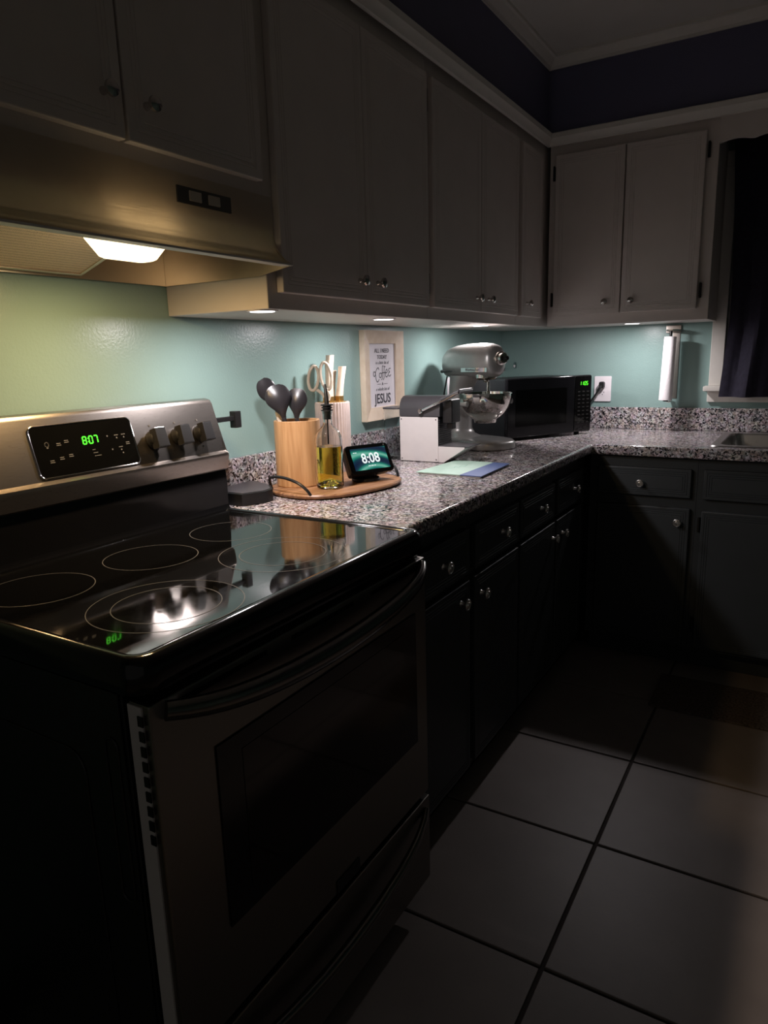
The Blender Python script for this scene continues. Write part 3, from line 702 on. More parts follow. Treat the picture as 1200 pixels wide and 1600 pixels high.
# utensil crock
t = thing('utensil_crock', 'light bamboo utensil holder standing on the oval tray', 'utensil holder', (0.138, 0.605, ZTR), 0.5)
H = 0.185
oc = [(x*1.0, y) for x, y in rrect(0.128, 0.118, 0.050, 8)]
def osc(k, z): return [(x*k, y*k, z) for x, y in oc]
bm = loft(BM(), [osc(0.97, 0), osc(1, 0.003), osc(1, H-0.002), osc(0.985, H), osc(0.89, H), osc(0.87, H-0.004), osc(0.87, 0.012)], cap=False)
bm.faces.new([v for v in bm.verts if abs(v.co.z) < 1e-6][::-1]); bm.faces.new([v for v in bm.verts if abs(v.co.z-0.012) < 1e-6])
part('cup', bm, M_bamboo, t)
def utensil(name, label, base_p, neck_p, head_c, head_dir, face, kind, hl, hw):
    b = Vector(base_p); n = Vector(neck_p); t = thing(name, label, 'utensil', b, group='black utensils in the bamboo holder')
    part('handle', tube(BM(), [(0, 0, 0), tuple((n-b)*0.5), tuple(n-b)], [0.0055, 0.006, 0.0065], 10), M_nylon, t)
    Mx = frameM((0, 0, 0), Vector(head_dir).cross(Vector(face)), Vector(head_dir)); Mx.translation = n-b
    rings = []; N = 20
    for i in range(N+1):
        s = i/N
        wd = max(0.0065, hw*math.sin(math.pi*min(1, (0.06+0.94*s))**0.85)**0.75) if s < 1 else 0.004
        wd = 0.0065+(hw-0.0065)*(math.sin(math.pi*0.5*min(1, s/0.62))**2.0 if s < 0.62 else math.sqrt(max(0.0, 1-((s-0.62)/0.385)**2)))
        dep = -0.35*hw*math.sin(math.pi*s)
        row = []
        for k in range(9):
            a = -1+k/4
            row.append((wd*a, hl*s, dep*(1-a*a)))
        row2 = [(x*0.98, y, z-0.0035) for x, y, z in row[::-1]]
        rings.append([tuple(Mx @ Vector(p)) for p in row+row2])
    part('head', loft(BM(), rings), M_nylon, t, ang=60)
    return t
utensil('ladle', 'round black ladle head facing out of the bamboo holder', (0.150, 0.592, ZTR+0.014), (0.120, 0.571, 1.122), None, (-0.17, -0.15, 1), (-0.80, 0.60, 0.12), 'l', 0.094, 0.037)
utensil('serving_spoon', 'black spoon leaning left behind the round ladle', (0.118, 0.622, ZTR+0.014), (0.086, 0.584, 1.150), None, (-0.18, -0.55, 1), (-0.85, 0.5, 0.10), 's', 0.092, 0.028)
utensil('serving_spoon', 'narrow black spoon on the right of the bamboo holder', (0.164, 0.630, ZTR+0.014), (0.136, 0.608, 1.118), None, (0.04, 0.07, 1), (-0.45, 0.85, 0.1), 's', 0.084, 0.029)
utensil('spatula', 'cream handled utensil standing at the back of the bamboo holder', (0.116, 0.596, ZTR+0.014), (0.099, 0.576, 1.112), None, (-0.05, -0.02, 1), (-0.8, 0.6, 0), 'p', 0.036, 0.010)
for o in list(COL.objects):
    if o.name.startswith('spatula'):
        for c in o.children: c.data.materials[0] = M_cream
# knife block
t = thing('knife_block', 'round fluted blush knife block behind the oil bottle', 'knife block', (0.078, 0.868, ZT))
KB = Vector(t.location); n = 140; HB = 0.232
def fl_ring(r, z, d): return [((r-d*(0.5+0.5*math.cos(35*2*math.pi*i/n)))*math.cos(2*math.pi*i/n), (r-d*(0.5+0.5*math.cos(35*2*math.pi*i/n)))*math.sin(2*math.pi*i/n), z) for i in range(n)]
part('body', loft(BM(), [fl_ring(0.053, 0, 0.003), fl_ring(0.056, 0.003, 0.0035), fl_ring(0.056, HB-0.004, 0.0035), fl_ring(0.054, HB, 0.002)]), M_block, t, ang=70)
part('top_insert', lathe(BM(), [(0.047, HB), (0.047, HB+0.0012), (0.0, HB+0.0012)], n=32, cap=False), M_gold, t)
ZK = ZT+HB+0.0012
def knife(label, dx, dy, lean, h, w):
    b = Vector((0.078+dx, 0.868+dy, ZK)); t = thing('knife', label, 'knife', b, group='knives in the fluted block')
    part('collar', loft(BM(), [[(x, y, 0) for x, y in rrect(0.022, w*1.05, 0.006, 4)], [(x, y, 0.016) for x, y in rrect(0.022, w*1.05, 0.006, 4)]]), M_gold, t)
    rings = []
    for i in range(9):
        s = i/8; k = 1-0.10*math.sin(math.pi*s)+0.04*s
        rings.append([(x+lean[0]*s*h, y+lean[1]*s*h, 0.016+h*s) for x, y in rrect(0.021*k, w*k, 0.0065, 4)])
    part('handle', loft(BM(), rings), M_cream, t)
knife('tallest cream knife handle at the back of the fluted block', -0.015, 0.004, (0.02, 0.10), 0.128, 0.024)
knife('wide cream knife handle directly behind the scissors', -0.002, -0.010, (0.02, 0.02), 0.112, 0.026)
knife('short cream knife handle leaning right on the fluted block', 0.010, 0.028, (0.10, 0.10), 0.092, 0.022)
knife('small cream knife handle tucked behind the leaning one', -0.022, 0.030, (0.04, 0.10), 0.080, 0.020)
# scissors in the block
b = Vector((0.088, 0.824, ZK)); t = thing('kitchen_scissors', 'cream handled kitchen scissors standing open in the knife block', 'scissors', b)
SM = frameM((0, 0, 0), (0.84, 0.54, 0), (0, 0, 1))
part('blade', xf(prism(BM(), [(-0.012, 0), (0.012, 0), (0.009, 0.016), (-0.009, 0.016)], -0.003, 0.003), SM), M_gold, t)
for s, ww, hh in ((-1, 0.0155, 0.038), (1, 0.0165, 0.042)):
    cx, cy = (-0.038, 0.074) if s < 0 else (0.002, 0.080)
    pts = [(s*0.006, 0.006, s*0.003), (s*0.010, 0.024, s*0.003), (cx*0.75, 0.040, s*0.003)]
    part('shank', tube(BM(), [tuple(SM @ Vector(p)) for p in catmull(pts, 5)], 0.0050, 8), M_cream, t)
    lp = [(cx+ww*math.cos(a)+(-s*0.0)*math.sin(a), cy+hh*math.sin(a)*(1 if math.sin(a) > 0 else 0.95), s*0.003) for a in [2*math.pi*i/32 for i in range(32)]]
    lp = [(x+(0.30*(cy-y)*(-s)*-0.35), y, z) for x, y, z in lp]
    part('finger_loop', tube(BM(), [tuple(SM @ Vector(p)) for p in lp], 0.0048, 8, closed=True), M_cream, t)
# oil bottle
t = thing('oil_bottle', 'clear glass bottle of olive oil with black pour spout on the tray', 'bottle', (0.254, 0.592, ZTR))
prof = [(0.0, 0.002), (0.030, 0.0), (0.037, 0.004), (0.038, 0.010), (0.038, 0.132), (0.036, 0.146), (0.030, 0.158), (0.020, 0.167), (0.0135, 0.174), (0.0125, 0.184), (0.0130, 0.205), (0.0145, 0.208), (0.0145, 0.213), (0.0105, 0.213), (0.0105, 0.176), (0.018, 0.166), (0.028, 0.156), (0.0335, 0.145), (0.0355, 0.132), (0.0355, 0.014), (0.030, 0.011), (0.018, 0.020), (0.0, 0.028)]
bm = lathe(BM(), prof, n=40, cap=False); bmesh.ops.remove_doubles(bm, verts=bm.verts[:], dist=1e-4); part('glass', bm, M_glass, t, ang=50)
bm = lathe(BM(), [(0.0, 0.0285), (0.018, 0.0206), (0.0298, 0.0117), (0.0352, 0.0145), (0.0352, 0.116), (0.0, 0.116)], n=40, cap=False); bmesh.ops.remove_doubles(bm, verts=bm.verts[:], dist=1e-4); part('oil', bm, M_oil, t, ang=40)
pf = []
for k in range(4): pf += [(0.0125 if k == 0 else 0.0105, 0.196+k*0.009), (0.0155, 0.2135+k*0.0) if False else (0.0105, 0.199+k*0.009)]
prof = [(0.0098, 0.190), (0.0100, 0.213), (0.0165, 0.2133), (0.0165, 0.2160), (0.0115, 0.2164), (0.0115, 0.2200), (0.0150, 0.2204), (0.0150, 0.2230), (0.0115, 0.2234), (0.0115, 0.2270), (0.0170, 0.2274), (0.0170, 0.2305), (0.009, 0.2315)]
st = part('stopper', lathe(BM(), prof, n=24), M_blackm, t)
part('spout', tube(BM(), [(0, 0, 0.231), (-0.001, 0.001, 0.248), (-0.004, 0.003, 0.268), (-0.007, 0.005, 0.284)], [0.0065, 0.0058, 0.0045, 0.0033], 12), M_hinge, st)
part('pour_tube', tube(BM(), [(0, 0, 0.192), (0, 0, 0.122)], 0.0022, 8), M_hinge, st)
# smart display
ec = Vector((0.292, 0.730, ZTR)); un = Vector((0.40, 0.917, 0)).normalized(); nn = Vector((un.y, -un.x, 0))
t = thing('smart_display', 'small black smart display showing a clock on the wooden tray', 'display', ec)
t.location = ec
tb = R(27)
vv = (Vector((0, 0, 1))*math.cos(tb)-nn*math.sin(tb))
EM = frameM(nn*0.012+Vector((0, 0, 0.066)), un, vv)
part('body', xf(prism(BM(), rrect(0.148, 0.088, 0.010, 5), -0.012, 0.0, bev=0.003), EM), M_blackm, t)
bm = BM(); rr = [rrect(0.148*k, 0.088*k2, 0.010*k, 5, 0, c2) for k, k2, c2 in ((0.98, 0.96, 0), (0.92, 0.80, -0.006), (0.75, 0.52, -0.014), (0.5, 0.3, -0.020))]
loft(bm, [[tuple(EM @ Vector((u, v, nz))) for u, v in r] for r, nz in zip(rr, (-0.0121, -0.035, -0.055, -0.062))]); part('speaker_back', bm, M_blackm, t)
bz = part('bezel_glass', xf(prism(BM(), rrect(0.146, 0.086, 0.009, 5), 0.0, 0.0012), EM), M_glass_black, t)
sc_ = part('screen', xf(prism(BM(), rrect(0.122, 0.066, 0.001, 2, 0.001, 0.0), 0.00125, 0.0016), EM), M_screen, bz)
part('clock_digits', xf(text_bm('8:08', 0.042, weight=0.0006, sx=0.88), EM @ Matrix.Translation((0.002, 0.0, 0.0020))), M_whiteglow, bz)
bm = BM()
for u, w in ((-0.010, 0.008), (0.000, 0.008), (0.009, 0.005)): box(bm, u-w/2+0.001, u+w/2+0.001, -0.0230, -0.0210, 0.0017, 0.0020)
for u, w in ((-0.050, 0.006), (-0.043, 0.005)): box(bm, u-w/2, u+w/2, 0.0200, 0.0220, 0.0017, 0.0020)
part('status_text', xf(bm, EM), M_whiteglow, bz, kind='stuff')
part('camera_dot', xf(lathe(BM(), [(0.002, 0.0012), (0.002, 0.0016), (0.0, 0.0016)], (0.060, 0.038, 0), 12, cap=False), EM), M_print, bz)
part('foot', xf(lathe(BM(), [(0.040, 0.0), (0.042, 0.003), (0.040, 0.009), (0.030, 0.014), (0.024, 0.026)], n=32), Matrix.Translation(nn*-0.012)), M_blackm, t)

# framed print on the wall
t = thing('framed_print', 'cream wood framed lettering print hanging on the teal wall', 'picture', (0.011, 1.30, 1.05))
FY0, FY1, FZ0, FZ1 = 1.158, 1.440, 1.054, 1.376; fw = 0.046
FM = MLEFT(0.001)
for q in (((FY0, FZ0), (FY1, FZ0), (FY1-fw, FZ0+fw), (FY0+fw, FZ0+fw)), ((FY1, FZ0), (FY1, FZ1), (FY1-fw, FZ1-fw), (FY1-fw, FZ0+fw)), ((FY1, FZ1), (FY0, FZ1), (FY0+fw, FZ1-fw), (FY1-fw, FZ1-fw)), ((FY0, FZ1), (FY0, FZ0), (FY0+fw, FZ0+fw), (FY0+fw, FZ1-fw))):
    bm = BM(); vsn = [bm.verts.new((q[0][0], q[0][1], 0)), bm.verts.new((q[1][0], q[1][1], 0)), bm.verts.new((q[2][0], q[2][1], 0)), bm.verts.new((q[3][0], q[3][1], 0))]
    vst = [bm.verts.new((q[0][0], q[0][1], 0.022)), bm.verts.new((q[1][0], q[1][1], 0.022)), bm.verts.new((q[2][0], q[2][1], 0.013)), bm.verts.new((q[3][0], q[3][1], 0.013))]
    bm.faces.new(vsn[::-1]); bm.faces.new(vst)
    for i in range(4): bm.faces.new((vsn[i], vsn[(i+1) % 4], vst[(i+1) % 4], vst[i]))
    part('frame_rail', xf(bm, FM), M_frame, t, True)
pp = part('print_sheet', xf(box(BM(), FY0+fw-0.002, FY1-fw+0.002, FZ0+fw-0.002, FZ1-fw+0.002, 0.003, 0.007), FM), M_paper, t, True)
PC = frameM((0.0083, (FY0+FY1)/2, (FZ0+FZ1)/2), (0, 1, 0), (0, 0, 1))
def line(s, v, size, m, shear=0.0, weight=0.0, sx=1.0, u=0.0):
    part('lettering', xf(text_bm(s, size, shear, weight, sx=sx), PC @ Matrix.Translation((u, v, 0.0004))), m, pp, True)
line('ALL I NEED', 0.089, 0.022, M_ink, sx=0.95)
line('TODAY', 0.066, 0.020, M_ink)
line('is a little bit of', 0.046, 0.016, M_ink2, 0.25)
line('&', -0.031, 0.014, M_ink)
line('a whole lot of', -0.050, 0.017, M_ink2, 0.25)
line('JESUS', -0.086, 0.050, M_ink, weight=0.0004, sx=0.96)
# "Coffee" in script, drawn as pen strokes
strokes = [
    [(-0.022, 0.018), (-0.026, 0.026), (-0.036, 0.022), (-0.046, 0.010), (-0.056, 0.012), (-0.060, 0.002), (-0.054, -0.006), (-0.047, 0.000), (-0.046, 0.010), (-0.044, -0.008), (-0.040, -0.022), (-0.032, -0.027), (-0.022, -0.018)],
    [(-0.012, 0.006), (-0.019, 0.003), (-0.020, -0.007), (-0.013, -0.012), (-0.006, -0.006), (-0.007, 0.003), (-0.012, 0.006)],
    [(0.010, 0.030), (0.004, 0.033), (0.001, 0.024), (0.000, 0.000), (-0.001, -0.014), (-0.006, -0.020)],
    [(0.022, 0.028), (0.016, 0.031), (0.013, 0.022), (0.012, 0.000), (0.011, -0.014), (0.006, -0.020)],
    [(-0.004, 0.005), (0.008, 0.007), (0.020, 0.007)],
    [(0.020, 0.004), (0.034, 0.008), (0.033, 0.018), (0.026, 0.016), (0.022, 0.004), (0.024, -0.008), (0.032, -0.010), (0.038, -0.003)],
    [(0.058, 0.022), (0.048, 0.021), (0.044, 0.014), (0.052, 0.008), (0.043, 0.004), (0.044, -0.006), (0.052, -0.008), (0.060, -0.002)]]
bm = BM()
for s in strokes:
    tube(bm, [(u*1.06, v*0.96+0.003, 0.0002) for u, v in [(p[0], p[1]) for p in catmull([(a, b_, 0) for a, b_ in s], 5)]], 0.0016, 6, flat=0.3)
part('lettering', xf(bm, PC), M_ink, pp, True)
bm = BM(); box(bm, -0.036, -0.012, -0.0318, -0.0306, 0, 0.0006); box(bm, 0.012, 0.036, -0.0318, -0.0306, 0, 0.0006); part('rule_line', xf(bm, PC), M_ink, pp, True)

# coffee machine
t = thing('coffee_machine', 'compact capsule coffee machine with white side panel and dark domed top', 'coffee machine', (0.21, 1.26, ZT))
CY0, CY1 = 1.203, 1.312
MXZ = lambda y: Matrix(((1, 0, 0, 0), (0, 0, 1, y), (0, 1, 0, 0), (0, 0, 0, 1)))
part('body', bx(0.132, 0.284, CY0+0.003, CY1-0.003, ZT+0.002, 1.074, bev=0.003), M_blackm, t, True)
for y0, y1 in ((CY0, CY0+0.003), (CY1-0.003, CY1)):
    sd = part('side_panel', prism(BM(), rrect(0.152, 0.156, 0.003, 3, 0.209, 0.994), y0, y1, MXZ(0), bev=0.0008), M_alu, t, True)
    for x in (0.140, 0.277):
        for z in (0.924, 1.064): part('screw', lathe(BM(), [(0.0022, -0.0004), (0.0022, 0.0036), (0.0, 0.0037)], (x, y0-0.0001 if y0 < 1.25 else y0, z), 10, axis='y'), M_black, sd, True)
dome = [(0.132, 1.0745)]
dome = [(CY0, 1.0745), (CY0, 1.098), (CY0+0.004, 1.118), (CY0+0.014, 1.134), (CY0+0.030, 1.143), (CY0+0.054, 1.1455), (CY1-0.030, 1.143), (CY1-0.014, 1.134), (CY1-0.004, 1.118), (CY1, 1.098), (CY1, 1.0745)]
part('top_housing', prism(BM(), dome, 0.132, 0.292, Matrix(((0, 0, 1, 0), (1, 0, 0, 0), (0, 1, 0, 0), (0, 0, 0, 1))), bev=0.002), M_anth, t, True, ang=40)
part('brew_head', bx(0.2925, 0.330, CY0+0.018, CY1-0.018, 1.050, 1.132, bev=0.006), M_blackm, t, True)
part('coffee_spout', bx(0.300, 0.322, CY0+0.038, CY1-0.038, 1.028, 1.050, bev=0.003), M_blackm, t, True)
for k in range(13):
    z = 0.972+k*0.0073
    part('grille_fin', bx(0.284, 0.288, CY0+0.006, CY1-0.006, z, z+0.0038), M_anth, t, True)
part('drip_tray', prism(BM(), [(0.285, ZT+0.001), (0.306, ZT+0.001), (0.385, 0.966), (0.385, 0.971), (0.285, 0.971)], CY0+0.001, CY1-0.001, MXZ(0), bev=0.001), M_alu, t, True)
part('drip_grid', bx(0.286, 0.400, CY0+0.004, CY1-0.004, 0.9712, 0.9745, bev=0.001), M_anth, t, True)
bm = BM()
tube(bm, [(0.222, CY0-0.008, 1.094), (0.262, CY0-0.009, 1.110), (0.310, CY0-0.006, 1.130), (0.362, CY0+0.002, 1.157)], [0.006, 0.0055, 0.0055, 0.006], 12, flat=0.8)
lv = part('lever', bm, M_chrome, t, True)
part('pivot_cap', lathe(BM(), [(0.0, CY0-0.017), (0.006, CY0-0.017), (0.009, CY0-0.013), (0.009, CY0-0.0005)], (0.222, 0, 1.094), 20, axis='y', cap=False), M_chrome, lv, True)
bm = BM(); tube(bm, [(0.300, CY0-0.004, 1.133), (0.364, CY0+0.004, 1.162)], 0.008, 12, flat=0.6); tube(bm, [(0.364, CY0+0.002, 1.160), (0.364, CY1-0.004, 1.160)], 0.008, 12); part('lever_grip', bm, M_anth, lv, True)
# water tank
wt = [(0.066, 0.007), (0.066, 0.0)]
bm = loft(BM(), [[(x, y, z) for x, y in rrect(w_, h_, 0.02, 5, 0.092, 1.258)] for w_, h_, z in ((0.060, 0.094, ZT+0.004), (0.068, 0.102, ZT+0.010), (0.072, 0.104, 1.096), (0.068, 0.100, 1.096), (0.064, 0.098, ZT+0.014))], cap=False)
bm.verts.ensure_lookup_table(); bm.faces.new([bm.verts[i] for i in range(24)][::-1]); bm.faces.new([bm.verts[96+i] for i in range(24)])
part('water_tank', bm, M_plasticclear, t, True)
part('tank_lid', prism(BM(), rrect(0.076, 0.106, 0.02, 5, 0.091, 1.258), 1.097, 1.103, bev=0.002), M_anth, t, True)

# booklet
t = thing('booklet', 'thin mint green booklet with a blue strip lying on the counter', 'booklet', (0.437, 1.10, ZT))
BQ = [(0.325, 0.965), (0.480, 0.960), (0.480, 1.232), (0.338, 1.240)]
BQ2 = [(0.480, 0.960), (0.552, 0.957), (0.540, 1.228), (0.480, 1.232)]
part('pages', prism(BM(), [(0.330, 0.970), (0.547, 0.962), (0.536, 1.223), (0.342, 1.234)], ZT, ZT+0.004), M_paper, t, True)
cv = part('mint_cover', prism(BM(), BQ, ZT+0.0041, ZT+0.0070, bev=0.0006), M_mint, t, True)
part('blue_strip', prism(BM(), BQ2, ZT+0.0041, ZT+0.0070, bev=0.0006), M_blue, t, True)
bm = BM()
tube(bm, catmull([(0.395, 1.05, ZT+0.0071), (0.405, 1.075, ZT+0.0071), (0.400, 1.10, ZT+0.0071), (0.415, 1.09, ZT+0.0071), (0.412, 1.12, ZT+0.0071), (0.425, 1.115, ZT+0.0071), (0.42, 1.15, ZT+0.0071)], 5), 0.0014, 6, flat=0.2); part('cover_mark', bm, mat('dark_mint', (0.20, 0.42, 0.33), 0.6), cv, True)

# stand mixer (local frame: head points to +x)
t = thing('stand_mixer', 'silver stand mixer with steel bowl between coffee machine and microwave', 'mixer', (0.230, 1.660, ZT), R(-25))
def sring(x, cz, hw, hh, n=28, e=2.5):
    out = []
    for i in range(n):
        q = 2*math.pi*i/n; c, s = math.cos(q), math.sin(q)
        out.append((x, hw*abs(c)**(2/e)*(1 if c >= 0 else -1), cz+hh*abs(s)**(2/e)*(1 if s >= 0 else -1)))
    return out
head = [(-0.143, 0.325, 0.018, 0.020), (-0.141, 0.327, 0.034, 0.038), (-0.132, 0.331, 0.046, 0.052), (-0.112, 0.336, 0.055, 0.060), (-0.080, 0.340, 0.060, 0.064), (-0.03, 0.343, 0.062, 0.066), (0.03, 0.343, 0.061, 0.067), (0.065, 0.342, 0.058, 0.066), (0.088, 0.340, 0.052, 0.062), (0.101, 0.338, 0.042, 0.053), (0.108, 0.337, 0.028, 0.038), (0.110, 0.337, 0.012, 0.018)]
head = [(q[0]*1.20, q[1], q[2]*1.03, q[3]) for q in head]
hd = part('motor_head', loft(BM(), [sring(*q) for q in head]), M_silver, t, ang=60)
bm = BM()
for s in (-1, 1):
    rings = [[(x, s*(hw*0.995+0.0012), 0.300+zz) for zz in (0.0, 0.016)] for x, hw in ((-0.02, 0.0626), (0.036, 0.0614), (0.072, 0.0588), (0.096, 0.0542), (0.113, 0.0470))]
    for a, b_ in zip(rings, rings[1:]):
        v = [bm.verts.new(p) for p in (a[0], b_[0], b_[1], a[1])]; bm.faces.new(v)
bmesh.ops.remove_doubles(bm, verts=bm.verts[:], dist=1e-6); bmesh.ops.solidify(bm, geom=bm.faces[:], thickness=0.001)
part('trim_band', bm, M_chrome, hd)
TM = frameM((0.045, -0.0634, 0.308), (1, 0.045, 0), (0, 0, 1))
part('lettering', xf(text_bm('KitchenAid', 0.016), TM), M_ink2, hd)
part('speed_lever', tube(BM(), [(-0.150, -0.055, 0.302), (-0.115, -0.064, 0.303), (-0.070, -0.0665, 0.304)], [0.007, 0.0035, 0.0015], 8), M_blackm, hd)
hub = part('attachment_hub', lathe(BM(), [(0.026, 0.126), (0.027, 0.134), (0.026, 0.142), (0.023, 0.144), (0.021, 0.146), (0.021, 0.158), (0.018, 0.160)], (0, 0, 0.350), 28, axis='x'), M_bowl, t)
part('hub_knob', lathe(BM(), [(0.005, 0.160), (0.005, 0.166), (0.008, 0.168), (0.008, 0.178), (0.005, 0.180)], (0, 0, 0.350), 16, axis='x'), M_blackm, hub)
part('planetary', lathe(BM(), [(0.044, 0.290), (0.044, 0.276), (0.039, 0.269), (0.012, 0.267), (0.010, 0.258)], (0.058, 0, 0), 28), M_bowl, t)
part('beater_shaft', lathe(BM(), [(0.0065, 0.260), (0.0065, 0.225), (0.010, 0.223), (0.010, 0.205), (0.006, 0.20), (0.006, 0.13)], (0.070, 0, 0), 16), M_bowl, t)
col = [(0.005, -0.060, 0.090, 0.085), (0.036, -0.075, 0.078, 0.075), (0.048, -0.092, 0.060, 0.058), (0.07, -0.098, 0.050, 0.052), (0.14, -0.098, 0.047, 0.050), (0.20, -0.097, 0.047, 0.050), (0.235, -0.092, 0.054, 0.051), (0.25, -0.084, 0.062, 0.052), (0.285, -0.070, 0.076, 0.055)]
rings = []
for z, cx, hx, hy in col: rings.append([(cx+hx*0.9*math.cos(q), hy*math.sin(q), z) for q in [2*math.pi*i/28 for i in range(28)]])
part('pedestal', loft(BM(), rings), M_silver, t, ang=60)
def bplan(k, z):
    pl = []
    for i in range(48):
        q = 2*math.pi*i/48; c, s = math.cos(q), math.sin(q)
        pl.append((0.006+k*0.170*abs(c)**(2/2.6)*(1 if c >= 0 else -1), k*0.108*abs(s)**(2/2.6)*(1 if s >= 0 else -1), z))
    return pl
part('base', loft(BM(), [bplan(0.97, 0), bplan(1, 0.004), bplan(1.0, 0.020), bplan(0.985, 0.028), bplan(0.94, 0.034), bplan(0.80, 0.037), bplan(0.5, 0.038)]), M_silver, t, ang=60)
prof = [(0.0, 0.100), (0.030, 0.101), (0.040, 0.096), (0.044, 0.098), (0.050, 0.106), (0.075, 0.126), (0.093, 0.152), (0.102, 0.182), (0.105, 0.212), (0.109, 0.215), (0.109, 0.218), (0.103, 0.217), (0.100, 0.184), (0.091, 0.155), (0.073, 0.129), (0.048, 0.109), (0.0, 0.104)]
arc = [(0.105*math.sin(R(a_)), 0.214-0.112*math.cos(R(a_))) for a_ in range(26, 91, 4)]
prof = [(0.0, 0.108), (0.034, 0.108), (0.040, 0.100), (0.044, 0.101)] + arc + [(0.1090, 0.2150), (0.1090, 0.2180), (0.103, 0.2175)] + [(a_-0.0028, b_+0.0025) for a_, b_ in arc[::-1][1:]] + [(0.0, 0.1125)]
bw = lathe(BM(), prof, (0.054, 0, 0), 48, cap=False); bmesh.ops.remove_doubles(bw, verts=bw.verts[:], dist=1e-4)
bo = part('bowl', bw, M_bowl, t, ang=60)
for s in (-1, 1): part('lift_pin', lathe(BM(), [(0.007, s*0.098), (0.007, s*0.118), (0.010, s*0.119), (0.010, s*0.123)], (0.054, 0, 0.190), 12, axis='y'), M_bowl, bo)
for s in (-1, 1): part('lift_arm', tube(BM(), catmull([(-0.085, s*0.046, 0.180), (-0.058, s*0.075, 0.180), (-0.025, s*0.106, 0.180), (0.03, s*0.117, 0.180), (0.082, s*0.117, 0.180)], 4), 0.008, 10, flat=1.3), M_silver, t)
# mixer cord (world coordinates brought into the mixer's frame)
bm = tube(BM(), catmull([(0.082, 1.700, 1.196), (0.070, 1.705, 1.15), (0.058, 1.708, 1.09), (0.050, 1.71, 1.00), (0.046, 1.72, 0.92)], 6), 0.0035, 8)
part('power_cord', xf(bm, (Matrix.Translation((0.230, 1.660, ZT)) @ Matrix.Rotation(R(-25), 4, 'Z')).inverted()), M_blackm, t)

# microwave: angled in the corner, local x along the front, -y looks out
A = Vector((0.296, 1.831)); B = Vector((0.540, 2.246)); ux = (B-A).normalized(); wdt = (B-A).length
ang = math.atan2(ux.y, ux.x); mid = (A+B)/2
t = thing('microwave_oven', 'black countertop microwave with green clock set across the corner', 'microwave', (mid.x, mid.y, ZT), ang)
hw = wdt/2; MH = 0.250; z0 = 0.014
part('body', bx(-hw+0.002, hw-0.002, 0.022, 0.295, z0, z0+MH-0.004, bev=0.006), M_side, t)
for x in (-hw+0.04, hw-0.04):
    for y in (0.05, 0.25): part('foot', lathe(BM(), [(0.012, 0.0), (0.012, 0.012), (0.010, z0+0.001)], (x, y, 0), 12), M_blackm, t)
part('front_frame', bx(-hw, hw, 0.004, 0.022, z0-0.002, z0+MH, bev=0.006, seg=3), M_black, t)
dr = part('door', bx(-hw+0.003, hw-0.105, 0.0, 0.0038, z0+0.002, z0+MH-0.004, bev=0.0015), M_black, t)
part('door_window', bx(-hw+0.045, hw-0.150, -0.0008, -0.0001, z0+0.045, z0+MH-0.050), mat('microwave_window', (0.002, 0.002, 0.002), 0.10, var=0.0, spec=0.2), dr)
pn = part('keypad', bx(hw-0.102, hw-0.005, 0.0, 0.0038, z0+0.004, z0+MH-0.004, bev=0.0015), M_glass_black, t)
MF = frameM((0, -0.0003, 0), (1, 0, 0), (0, 0, 1))
part('clock_digits', xf(seg_bm('11:05', 0.0155), MF @ Matrix.Translation((hw-0.048, z0+MH-0.036, 0))), M_green, pn)
bm = BM()
for r in range(9):
    for c in range(3):
        u = hw-0.078+c*0.026; v = z0+MH-0.072-r*0.017
        box(bm, u-0.007, u+0.007, v-0.0022, v+0.0022, 0, 0.0005)
part('key_legends', xf(bm, MF), mat('dim_print', (0.013, 0.013, 0.012), 0.5, var=0.0), pn, kind='stuff')

# outlets
def outlet(name, label, M, uc, zc_, plugged):
    t = thing(name, label, 'outlet', tuple(M @ Vector((uc, zc_, 0))))
    part('plate', xf(prism(BM(), rrect(0.080, 0.120, 0.004, 4, uc, zc_), 0.0005, 0.006, bev=0.0015), M), M_white, t, True)
    for dz in (-0.0195, 0.0195):
        rc = part('receptacle', xf(prism(BM(), rrect(0.034, 0.029, 0.012, 5, uc, zc_+dz), 0.006, 0.0072), M), M_white, t, True)
        if not (plugged and dz > 0):
            bm = BM(); box(bm, uc-0.0075, uc-0.0055, zc_+dz, zc_+dz+0.008, 0.0072, 0.0076); box(bm, uc+0.0055, uc+0.0075, zc_+dz, zc_+dz+0.007, 0.0072, 0.0076); box(bm, uc-0.002, uc+0.002, zc_+dz-0.009, zc_+dz-0.005, 0.0072, 0.0076)
            part('slot', xf(bm, M), M_black, rc, True)
    part('screw', xf(lathe(BM(), [(0.003, 0.006), (0.003, 0.0073), (0.0, 0.0075)], (uc, zc_, 0), 10, cap=False), M), M_white, t, True)
    return t
outlet('wall_outlet', 'white wall outlet with black plug right of the microwave', MBACK(L), 0.522, 1.102, True)
outlet('wall_outlet', 'white wall outlet on the left wall hidden behind the stand mixer', MLEFT(0), 1.905, 1.125, False)
t = thing('power_plug', 'black microwave plug and cord in the white outlet', 'plug', (0.520, L-0.03, 1.12))
bm = BM(); prism(bm, rrect(0.024, 0.030, 0.007, 4, 0.522, 1.122), 0.0078, 0.034, MBACK(L), bev=0.003); part('plug_body', bm, M_blackm, t, True)
bm = BM(); tube(bm, catmull([(0.522, L-0.034, 1.118), (0.512, L-0.040, 1.100), (0.494, L-0.040, 1.07), (0.470, L-0.045, 1.035), (0.440, L-0.05, 0.990)], 6), [0.0065]*8+[0.0045]*17, 10); part('cord', bm, M_blackm, t, True)
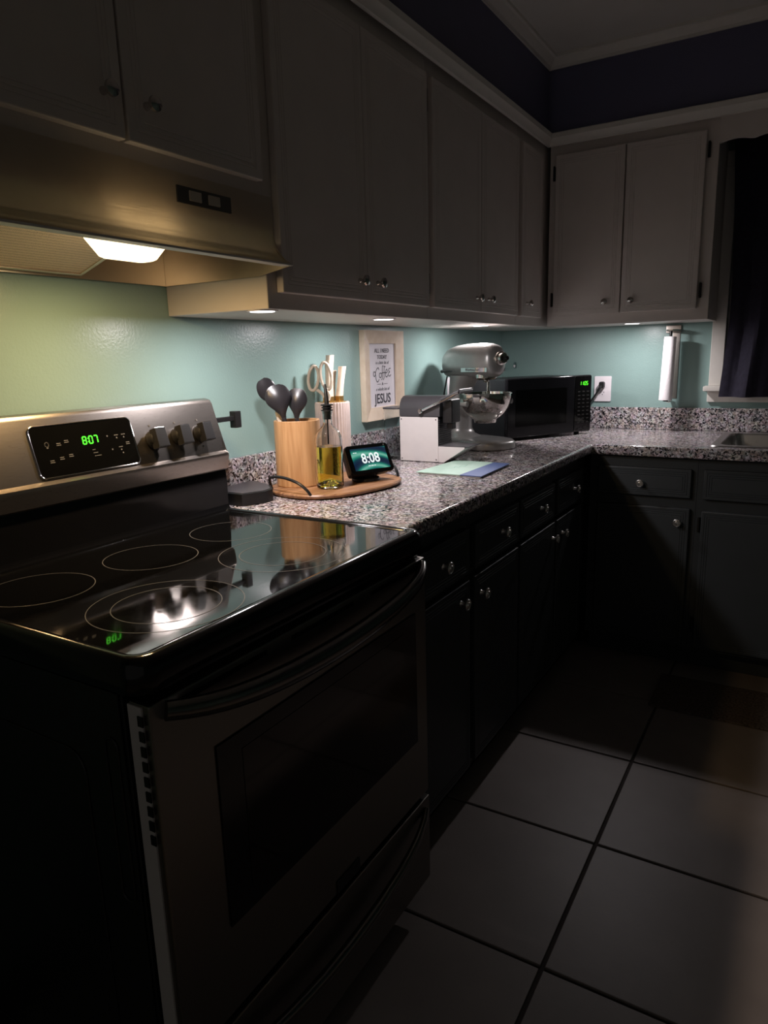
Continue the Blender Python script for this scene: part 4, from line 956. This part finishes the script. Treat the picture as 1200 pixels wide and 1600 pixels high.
# paper towel on a wall holder
t = thing('paper_towel_holder', 'steel wall holder for paper towel under the cabinet', 'towel holder', (0.835, L-0.05, 1.05))
part('wall_plate', bx(0.826, 0.858, L-0.004, L-0.0005, 1.058, 1.386, bev=0.001), M_steel, t, True)
part('top_arm', prism(BM(), [(0.798, 0.0045), (0.862, 0.0045), (0.852, 0.080), (0.842, 0.108), (0.822, 0.108), (0.812, 0.080)], 1.360, 1.366, Matrix(((1, 0, 0, 0), (0, -1, 0, L), (0, 0, 1, 0), (0, 0, 0, 1)))), M_steel, t, True)
part('bracket', bx(0.798, 0.862, L-0.012, L-0.0042, 1.352, 1.385, bev=0.002), M_steel, t, True)
part('bottom_arm', bx(0.830, 0.848, L-0.100, L-0.0042, 1.046, 1.051, bev=0.002), M_chrome, t, True)
part('spindle', tube(BM(), [(0.826, L-0.104, 1.050), (0.832, L-0.093, 1.360)], 0.006, 12), M_blackm, t, True)
part('end_cap', lathe(BM(), [(0.011, 1.0515), (0.011, 1.058), (0.006, 1.060)], (0.827, L-0.103, 0), 16), M_blackm, t, True)
t2 = thing('paper_towel_roll', 'nearly used up white paper towel roll hanging upright on the wall', 'paper towel', (0.826, L-0.104, 1.056))
t2.rotation_euler = (R(-2.0), R(1.1), 0)
bm2 = lathe(BM(), [(0.0275, 0.0), (0.0280, 0.002), (0.0255, 0.276), (0.0250, 0.278), (0.0185, 0.278), (0.0185, 0.0)], n=36, cap=False)
bm2.verts.ensure_lookup_table()
for i in range(36): bm2.faces.new((bm2.verts[i], bm2.verts[(i+1) % 36], bm2.verts[180+(i+1) % 36], bm2.verts[180+i]))
part('paper', bm2, M_towel, t2)
part('core', lathe(BM(), [(0.0182, 0.001), (0.0182, 0.277), (0.0170, 0.277), (0.0170, 0.001)], n=28, cap=False), M_tray, t2)
# small clear hook on the back wall
t = thing('adhesive_hook', 'tiny clear adhesive hook on the teal wall behind the mixer', 'hook', (0.075, L-0.004, 1.215))
part('pad', xf(prism(BM(), rrect(0.016, 0.032, 0.006, 4, 0.075, 1.222), 0.0003, 0.003), MBACK(L)), M_plasticclear, t, True)
bm = BM(); tube(bm, catmull([(0.075, L-0.003, 1.222), (0.075, L-0.012, 1.212), (0.075, L-0.018, 1.216), (0.075, L-0.019, 1.224)], 4), 0.0025, 8); part('hook_arm', bm, M_white, t, True)
# rug in front of the sink
bm = BM(); prism(bm, rrect(0.90, 0.29, 0.01, 3, 1.42, 1.675), 0.0005, 0.009, bev=0.002)
tag(link_mesh('kitchen_rug', bm, M_rug), 'brown speckled rug on the tiles in front of the sink cabinet', 'rug')
